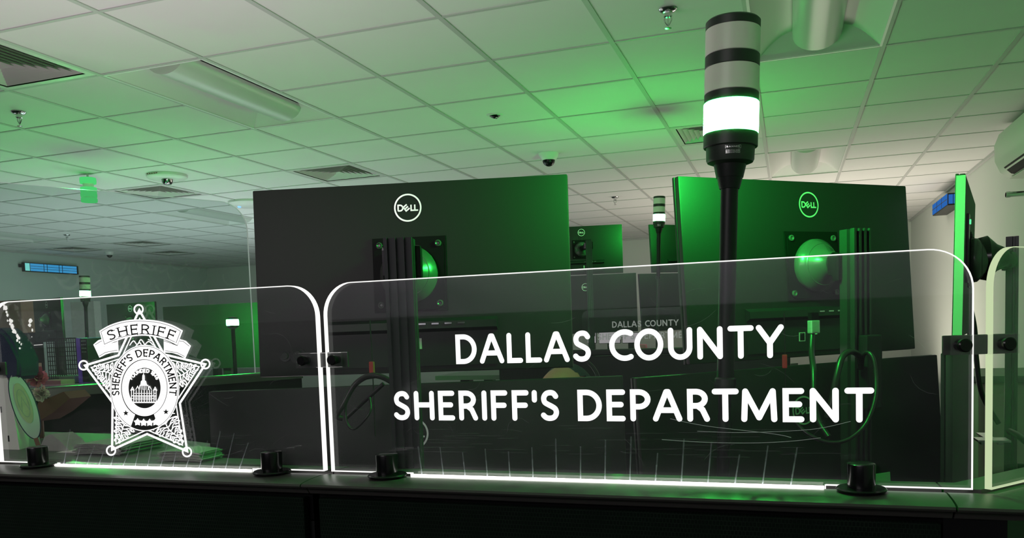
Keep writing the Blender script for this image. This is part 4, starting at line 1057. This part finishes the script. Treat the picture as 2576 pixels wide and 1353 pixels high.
bn = [((0, .10, .50), .10), ((0, .11, .66), (.105, .09)), ((0, .09, .84), (.118, .092)), ((0, .07, .97), (.098, .072)), ((0, .05, 1.065), .050), ((0, .035, 1.13), .050),   # 0-5 pelvis..neck
      ((0, .025, 1.19), .055), ((0, .03, 1.24), .060), ((0, .03, 1.27), .055), ((0, .03, 1.29), .045),                          # 6-9 inside the head
      ((.19, .06, .99), .050), ((.235, .02, .86), .045), ((.25, -.06, .745), .038), ((.20, -.20, .735), .030), ((.16, -.28, .735), .026),                         # 10-14 right arm
      ((-.19, .06, .99), .050), ((-.235, .02, .86), .045), ((-.25, -.06, .745), .038), ((-.20, -.20, .735), .030), ((-.16, -.28, .735), .026),                     # 15-19
      ((.10, .06, .49), .085), ((.13, -.36, .50), .062), ((.13, -.34, .28), .050), ((.13, -.32, .08), .036), ((.13, -.42, .035), (.035, .028)),                    # 20-24 leg
      ((-.10, .06, .49), .085), ((-.13, -.36, .50), .062), ((-.13, -.34, .28), .050), ((-.13, -.32, .08), .036), ((-.13, -.42, .035), (.035, .028))]
be = [(0, 1), (1, 2), (2, 3), (3, 4), (4, 5), (5, 6), (6, 7), (7, 8), (8, 9), (3, 10), (10, 11), (11, 12), (12, 13), (13, 14), (3, 15), (15, 16), (16, 17), (17, 18), (18, 19),
      (0, 20), (20, 21), (21, 22), (22, 23), (23, 24), (0, 25), (25, 26), (26, 27), (27, 28), (28, 29)]
for s, w_ in ((1, 14), (-1, 19)):            # palm, four fingers and a thumb on each hand
    wx = .16*s; b0 = len(bn); bn.append(((wx, -.325, .732), (.030, .014))); be.append((w_, b0))
    for q, L_ in ((-.024, .062), (-.008, .072), (.008, .068), (.024, .052)):
        a = len(bn); bn += [((wx+q, -.352, .734), .0095), ((wx+q*1.15, -.352-L_*.5, .738), .0085), ((wx+q*1.2, -.352-L_, .724), .0075)]; be += [(b0, a), (a, a+1), (a+1, a+2)]
    a = len(bn); bn += [((wx-.034*s, -.318, .730), .011), ((wx-.052*s, -.352, .726), .009)]; be += [(b0, a), (a, a+1)]
tmp = skin_mesh('tmp', bn, be, 'skin', None, 1)
bpy.context.view_layer.update()
me = bpy.data.meshes.new_from_object(tmp.evaluated_get(bpy.context.evaluated_depsgraph_get())); bpy.data.objects.remove(tmp)
bm = B(); bm.from_mesh(me)
def blob(bm, c, r, f=None, n=28):
    g = bmesh.ops.create_uvsphere(bm, u_segments=n, v_segments=n*2//3, radius=1)
    for v in g['verts']:
        p = v.co.copy()
        if f: p = f(p)
        v.co = Vector((c[0]+p.x*r[0], c[1]+p.y*r[1], c[2]+p.z*r[2]))
def skull(p):
    if p.z < 0:                                   # jaw and chin
        k = 1+.34*p.z; q = Vector((p.x*k, p.y, p.z))
        q.y = p.y*(1+.05*p.z) if p.y < 0 else p.y*(1+.38*p.z)
        return q
    return Vector((p.x, p.y*(1+.05*p.z), p.z))
blob(bm, (0, .022, 1.237), (.076, .097, .114), skull)
blob(bm, (0, -.080, 1.213), (.014, .018, .014), None, 14); blob(bm, (0, -.076, 1.232), (.009, .014, .024), None, 14)
for s in (-1, 1):
    blob(bm, (s*.077, .028, 1.222), (.010, .018, .030), None, 14); blob(bm, (s*.031, -.060, 1.264), (.022, .010, .006), None, 14)
blob(bm, (0, -.070, 1.172), (.024, .010, .006), None, 14); blob(bm, (0, -.068, 1.162), (.021, .010, .006), None, 14); blob(bm, (0, -.050, 1.138), (.022, .018, .014), None, 14); blob(bm, (0, -.008, 1.170), (.051, .063, .044), None, 20)
body = obj('body', bm, 'skin', T)
k = body.modifiers.new('remesh', 'REMESH'); k.mode = 'VOXEL'; k.voxel_size = .0048; k.use_smooth_shade = True
k = body.modifiers.new('smooth', 'SMOOTH'); k.iterations = 4; k.factor = .5
sn = [((0, .10, .52), (.135, .125)), ((0, .11, .66), (.140, .120)), ((0, .09, .84), (.158, .125)), ((0, .07, .97), (.14, .105)), ((0, .05, 1.045), .060),
      ((.19, .06, .99), .068), ((.237, .02, .86), .060), ((.252, -.06, .745), .052), ((.205, -.19, .735), .042), ((-.19, .06, .99), .068), ((-.237, .02, .86), .060), ((-.252, -.06, .745), .052), ((-.205, -.19, .735), .042)]
skin_mesh('shirt', sn, [(0, 1), (1, 2), (2, 3), (3, 4), (3, 5), (5, 6), (6, 7), (7, 8), (3, 9), (9, 10), (10, 11), (11, 12)], 'shirt', T)
tn = [((0, .10, .50), .13), ((.10, .06, .49), .102), ((.13, -.36, .50), .078), ((.13, -.34, .28), .066), ((.13, -.32, .10), .054), ((-.10, .06, .49), .102), ((-.13, -.36, .50), .078), ((-.13, -.34, .28), .066), ((-.13, -.32, .10), .054)]
skin_mesh('trousers', tn, [(0, 1), (1, 2), (2, 3), (3, 4), (0, 5), (5, 6), (6, 7), (7, 8)], 'pants', T)
for s in (-1, 1):
    bm = B(); bmesh.ops.create_uvsphere(bm, u_segments=14, v_segments=10, radius=.0125); bm.transform(Matrix.Translation((s*.031, -.0555, 1.245))); obj('eye', bm, 'eye', T, smooth=60)
for s in (-1, 1):
    bm = B(); blob(bm, (s*.031, -.0672, 1.245), (.0055, .0018, .0055), None, 14); obj('iris', bm, 'gloss', T, smooth=60)
bm = B(); blob(bm, (0, .040, 1.247), (.079, .086, .110), None, 36)
bmesh.ops.delete(bm, geom=[v for v in bm.verts if v.co.y < .030-.9*max(0, v.co.z-1.30) or v.co.z < 1.165], context='VERTS'); obj('hair', bm, 'shirt', T, smooth=60)
t = thing('headset', 'black headset on the head of the seated person', 'headset', (hp.x, hp.y, 0), R(-8))
bm = B(); tube(bm, [(.088*math.cos(a), .03+.075*math.sin(a), 1.225+.118*math.sin(a)) for a in [PI*k/16 for k in range(17)]], .005, 8); obj('headband', bm, 'black', t, smooth=60)
for s in (-1, 1):
    bm = B(); lathe(bm, [(.030, 0), (.032, .008), (.026, .020), (.01, .022)], Matrix.Translation((s*.082, .03, 1.225)) @ Matrix.Rotation(s*PI/2, 4, 'Y'), 24); obj('ear_cup', bm, 'black', t, smooth=40)
bm = B(); tube(bm, smooth_path([(-.095, .03, 1.225), (-.10, -.02, 1.185), (-.06, -.075, 1.17)]), .0028, 8); obj('microphone', bm, 'logo', t)
t = thing('office_chair', 'dark office chair under the seated person', 'chair', (hp.x, hp.y+.08, 0), R(-8))
bm = B(); box(bm, (0, .0, .36), (.50, .48, .07), bev=.02); obj('seat', bm, 'black', t)
bm = B(); box(bm, (0, .24, .66), (.44, .05, .44), bev=.02); obj('backrest', bm, 'black', t)
bm = B(); lathe(bm, [(.03, .09), (.03, .33)], n=20); obj('column', bm, 'gloss', t)
for k in range(5):
    bm = B(); a = k*2*PI/5; d = Vector((math.cos(a), math.sin(a), 0)); tube(bm, [Vector((0, 0, .10)), d*.28+Vector((0, 0, .065)), d*.30+Vector((0, 0, .02))], [.025, .018, .02], 10); obj('leg', bm, 'black', t)

# ------------------------------------------------------------------ small things behind the badge panel
SZ = 1.2405
def at_(x, y, Y): return atY(x, y, Y)
# oval paper fan
c = at_(62, 1022, 1.10)
t = thing('oval_fan', 'oval card fan printed with a tan seal and edged in blue, behind the leftmost knob', 'fan', c, R(38), 0, None, R(-13))
bm = B(); e = [(.0185*math.cos(a), .061*math.sin(a)) for a in [2*PI*k/48 for k in range(48)]]
prism(bm, [(x, 0, z) for x, z in e], (0, .002, 0)); obj('card', bm, 'teal', t)
bm = B(); tube(bm, [(x, .001, z) for x, z in e], .0013, 6, True); obj('blue_rim', bm, 'navy', t)
bm = B(); prism(bm, [(x*.62, -.0008, z*.62+.006) for x, z in e], (0, .0007, 0)); obj('seal_print', bm, 'tan', t)
bm = B(); stroke(bm, [(x*.42, z*.42+.006) for x, z in e], .0012, lambda u, v: (u, -.0010, v), True); stroke(bm, [(-.006, -.008), (0, .018), (.006, -.008)], .0012, lambda u, v: (u, -.0010, v)); obj('seal_line', bm, 'papr2', t)
bm = B(); box(bm, (0, .001, -.072), (.007, .003, .024)); obj('handle', bm, 'wood', t)
# dark blue padded pouch
bm = B(); pts = [(-60, 845), (-10, 822), (12, 838), (32, 868), (42, 905), (49, 940), (44, 953), (24, 958), (8, 945), (-20, 935), (-60, 940)]
prism(bm, [at_(x, y, 1.09) for x, y in pts], (0, .045, 0)); bmesh.ops.bevel(bm, geom=list(bm.edges), offset=.006, segments=3, affect='EDGES')
single('pouch', bm, 'navy', 'dark blue rounded padded pouch at the far left edge, above the oval fan', 'pouch', smooth=60)
# pale plastic holder with slots
t = thing('paper_holder', 'pale tall plastic holder with slots at the left edge behind the blue pouch', 'holder', at_(25, 1190, 1.16))
bm = B(); pts = [(-70, 935), (10, 930), (22, 960), (40, 1070), (58, 1190), (-70, 1200)]
prism(bm, [at_(x, y, 1.09) for x, y in pts], (-.02, .05, 0)); obj('body', bm, 'paper', t, world=True)
bm = B()
for x, y in ((3, 1030), (22, 1103)): box(bm, at_(x, y, 1.0895), (.002, .002, .011))
obj('slot', bm, 'black', t, world=True)
bm = B(); pts = [(40, 1075), (46, 1090), (66, 1195), (56, 1195)]; prism(bm, [at_(x, y, 1.10) for x, y in pts], (-.01, .05, 0)); obj('side', bm, 'teal', t, world=True)
# flowers in a brown pot
t = thing('flower_pot', 'slanted brown pot with a pink paper flower and a cream one, beside the oval fan', 'flower pot', at_(120, 1055, 1.22))
bm = B(); pts = [(88, 1052), (96, 1012), (160, 985), (176, 1002), (130, 1040), (96, 1060)]
prism(bm, [at_(x, y, 1.20) for x, y in pts], (0, .05, 0)); obj('pot', bm, 'skin2', t, world=True)
def blossom(c, r, m, nm, n):
    bm = B(); rr = random.Random(4)
    for k in range(n):
        d = Vector((rr.gauss(0, 1), rr.gauss(0, 1)-.8, rr.gauss(0, 1))).normalized(); s = d.orthogonal().normalized(); s.rotate(Matrix.Rotation(rr.random()*6, 3, d)); u = d.cross(s)
        L_ = r*rr.uniform(.75, 1.1); wv = r*rr.uniform(.30, .5)
        P_ = [c+d*L_*.1, c+d*L_*.55+s*wv+u*wv*.2, c+d*L_*.95+s*wv*.55, c+d*L_+u*wv*.15, c+d*L_*.9-s*wv*.6, c+d*L_*.5-s*wv+u*wv*.2]
        v = [bm.verts.new(p) for p in P_]; bm.faces.new((v[0], v[1], v[2], v[3])); bm.faces.new((v[0], v[3], v[4], v[5]))
    return obj(nm, bm, m, t, world=True)
blossom(at_(94, 950, 1.17), .021, 'pink', 'pink_flower', 46); blossom(at_(104, 992, 1.19), .017, 'tissue', 'cream_flower', 40)
bm = B(); tube(bm, [at_(100, 955, 1.21), at_(120, 1010, 1.22)], .0015, 6); tube(bm, [at_(110, 995, 1.2), at_(126, 1015, 1.22)], .0015, 6); obj('stem', bm, 'teal', t, world=True)
bm = B(); q = at_(100, 1045, 1.22); tube(bm, [q, (q.x, q.y, min(SZ+.001, q.z-.01))], .006, 8); obj('holder', bm, 'skin2', t, world=True)
# papers, envelopes, book stacks on the shelf
t = thing('open_envelope', 'crumpled pale open envelope on the shelf right of the leftmost knob', 'envelope', at_(135, 1165, 1.10))
def up(x, y, Y): return at_(x, y, Y)
bm = B(); q = [up(x, y, 1.085) for x, y in ((102, 1122), (112, 1098), (128, 1092), (150, 1108), (178, 1136), (182, 1172), (112, 1172))]
prism(bm, q, (.012, .035, 0)); obj('flap', bm, 'papr2', t, world=True)
bm = B(); q = [up(x, y, 1.070) for x, y in ((140, 1138), (182, 1134), (228, 1131), (232, 1174), (148, 1176))]; prism(bm, q, (-.004, .05, 0)); obj('body', bm, 'paper', t, world=True)
bm = B(); q = [up(x, y, 1.128) for x, y in ((172, 1128), (188, 1119), (206, 1122), (230, 1131), (230, 1150), (172, 1150))]; prism(bm, q, (0, .004, 0)); obj('inner_edge', bm, 'teal', t, world=True)
def sheets(label, x0, x1, y, Y, n, m, seed, dpt=.10):
    rr = random.Random(seed); t = thing('paper_stack', label, 'papers', at_((x0+x1)/2, y, Y), group='stacks of paper on the shelf')
    a, b = at_(x0, y, Y), at_(x1, y, Y); L_ = (b-a).length
    for k in range(n):
        bm = B(); z = .0005+.0019*k; dx = rr.uniform(-.004, .004); rot = rr.uniform(-.06, .06); bend = rr.uniform(0, .0015)
        nS = 8; A = []; D = []
        for s in range(nS+1):
            x = -L_/2+L_*s/nS+dx; zz = z+.0016*math.sin(s*PI/nS)*(1+bend*300)
            A.append((x, -dpt/2+rot*x, zz)); D.append((x, dpt/2+rot*x, zz))
        va = [bm.verts.new(p) for p in A]; vd = [bm.verts.new(p) for p in D]; vb = [bm.verts.new((p[0], p[1], p[2]+.0012)) for p in A]; vc = [bm.verts.new((p[0], p[1], p[2]+.0012)) for p in D]
        for s in range(nS):
            bm.faces.new((va[s], va[s+1], vd[s+1], vd[s])); bm.faces.new((vb[s], vb[s+1], vc[s+1], vc[s])); bm.faces.new((va[s], va[s+1], vb[s+1], vb[s]))
        obj('sheet', bm, m, t)
    t.location.z = SZ+.0002
sheets('flat stack of papers on the shelf left of the badge foot', 250, 362, 1165, 1.10, 9, 'papr2', 3)
sheets('curled stack of papers on the shelf below the badge right foot', 430, 535, 1170, 1.03, 8, 'papr2', 8, .05)
# things farther off, seen through the badge panel
# back of a banner with mirrored writing
a, b = at_(18, 850, 4.9), at_(100, 895, 4.9)
t = thing('banner_sheet', 'dark banner at the left with pale mirrored lettering, above the pink flower', 'banner', (a+b)/2)
bm = B(); box(bm, (0, .004, -.01), ((b.x-a.x)*1.25, .004, (a.z-b.z)*1.6)); obj('sheet', bm, 'ink', t)
bm = B()
for s_ in (-1, 1): box(bm, (s_*(b.x-a.x)*.55, .012, -(t.location.z)/2), (.02, .012, t.location.z))
obj('frame', bm, 'black', t)
fc = bpy.data.curves.new('text', 'FONT'); fc.body = 'using a b'; fc.size = .050; fc.align_x = 'CENTER'; fc.space_character = 1.05
fo = bpy.data.objects.new('text', fc); C.objects.link(fo)
me = bpy.data.meshes.new_from_object(fo.evaluated_get(bpy.context.evaluated_depsgraph_get())); bpy.data.objects.remove(fo)
bm = B(); bm.from_mesh(me); bm.transform(Matrix.Translation((.0, -.001, .010)) @ Matrix.Rotation(PI/2, 4, 'X') @ Matrix.Scale(-1, 4, (1, 0, 0))); obj('lettering', bm, 'logo', t)
# pink screen and pale counters
p = at_(210, 962, 3.9); bm = B(); box(bm, (p.x, p.y, (p.z)/2), (1.2, .5, p.z), bev=.01); single('counter', bm, 'gloss', 'dark counter far behind the star badge with pale trays on it', 'counter')
CZ = p.z
p = at_(142, 893, 3.84); zt = at_(142, 852, 3.84).z
t = thing('mesh_basket', 'black wire mesh basket on the dark counter left of the purple binder', 'basket', (p.x, p.y, CZ+.001), R(10))
bm = B(); h_ = zt-CZ
for k in range(9):
    for y_ in (0, .10): box(bm, (-.060+.015*k, y_, h_/2), (.0045, .003, h_))
for k in range(11):
    for y_ in (0, .10): box(bm, (0, y_, h_*k/10), (.126, .003, .0045))
obj('mesh_wall', bm, 'hub', t)
bm = B(); box(bm, (0, .05, .002), (.126, .10, .004)); obj('bottom', bm, 'black', t)
bm = B(); tube(bm, [(-.063, 0, h_), (.063, 0, h_), (.063, .10, h_), (-.063, .10, h_)], .004, 8, True); obj('rim', bm, 'black', t)
p = at_(150, 1020, 3.6); t = thing('lit_display', 'narrow pink lit display below the flowers, behind the badge panel', 'display', p, R(-14))
bm = B(); box(bm, (0, .012, -.03), (.135, .02, .13), bev=.003); obj('case', bm, 'black', t)
bm = B(); box(bm, (-.02, 0, -.03), (.080, .002, .12)); box(bm, (.042, 0, -.03), (.022, .002, .12)); obj('screen', bm, 'pinkscreen', t)
bm = B(); a, b = at_(122, 932, 3.9), at_(205, 945, 3.9); c_ = (a+b)/2; c_.z = CZ+.0235; box(bm, c_, (b.x-a.x, .12, .045), bev=.01); single('equipment_tray', bm, 'papr2', 'pale grey tray on the dark counter behind the pink flower', 'tray')
bm = B(); a, b = at_(122, 962, 3.72), at_(172, 978, 3.72); c_ = (a+b)/2; c_.z = CZ+.0155; box(bm, c_, (b.x-a.x, .10, .03), bev=.004); single('equipment_tray', bm, 'pink', 'small pinkish tray just below the pale grey tray', 'tray')
bm = B(); a, b = at_(-60, 760, 6.3), at_(62, 900, 6.3); box(bm, (a+b)/2+Vector((0, .1, -.6)), (b.x-a.x, .2, (a.z-b.z)+1.2), bev=.01); single('tall_cabinet', bm, 'wood', 'brown wooden cabinet at the far left edge behind the badge panel', 'cabinet')
bm = B(); a, b = at_(185, 760, 7.6), at_(250, 850, 7.6); box(bm, (a+b)/2, (b.x-a.x, .1, a.z-b.z), bev=.006); bm2 = None
box(bm, ((a.x+b.x)/2, (a.y+b.y)/2+.06, (a.z+b.z)/4), (.08, .06, (a.z+b.z)/2)); single('display_back', bm, 'papr2', 'pale grey board behind the left tower light pole', 'board')
p = at_(192, 850, 3.84); hb = p.z-CZ-.001; p.z = CZ+.001
t = thing('binder', 'purple binder standing on the dark counter under the left tower light', 'binder', p)
bm = B(); box(bm, (0, .11, hb/2), (.022, .21, hb), bev=.003); obj('spine', bm, 'purple', t)
bm = B(); box(bm, (.044, .11, hb/2), (.055, .20, hb*.97), bev=.003); obj('cover', bm, 'black', t)
bm = B()
for k in range(4):
    for q_ in range(3): stroke(bm, [(.026+q_*.013, hb-.020-k*.022), (.036+q_*.013, hb-.020-k*.022)], .006, lambda u, v: (u, .0085, v), cap=False)
obj('cover_print', bm, 'logo', t)
# bright screens beyond the dim lettering
CT0 = at_(1480, 884, 7.2).z-.0085
for x0, x1, y0, y1, lb in ((1478, 1499, 838, 862, 'white lit screen behind the S of DALLAS'), (1507, 1560, 834, 862, 'wide white lit screen behind the C of COUNTY'), (1566, 1606, 838, 861, 'white lit screen inside the O of COUNTY')):
    a, b = at_(x0, y0, 7.3), at_(x1, y1, 7.3); t = thing('lit_screen', lb, 'screen', (a+b)/2, group='lit screens of the farthest desks')
    bm = B(); box(bm, (0, .015, 0), (b.x-a.x+.01, .02, a.z-b.z+.01), bev=.003); obj('case', bm, 'black', t)
    bm = B(); box(bm, (0, 0, 0), (b.x-a.x, .004, a.z-b.z)); obj('display', bm, 'paperscreen', t)
    bm = B(); box(bm, (0, .03, (CT0-t.location.z)/2), (.05, .03, t.location.z-CT0)); obj('stand', bm, 'black', t)
a, b = at_(1480, 884, 7.2), at_(1640, 890, 7.2); CT = a.z-.0095; bm = B(); box(bm, ((a.x+b.x)/2, a.y+.2, a.z-.03), (b.x-a.x+1.4, 1.1, .04), bev=.008); box(bm, ((a.x+b.x)/2, a.y+.6, (a.z-.05)/2), (b.x-a.x+1.2, .05, a.z-.05)); single('counter', bm, 'papr2', 'pale counter of the farthest desks behind COUNTY', 'counter')
p = at_(1612, 872, 6.9); p.z = CT+.036; bm = B(); box(bm, p, (.10, .10, .07), bev=.02); single('small_bag', bm, 'pink', 'small pink bag on the farthest counter inside the O of COUNTY', 'bag')
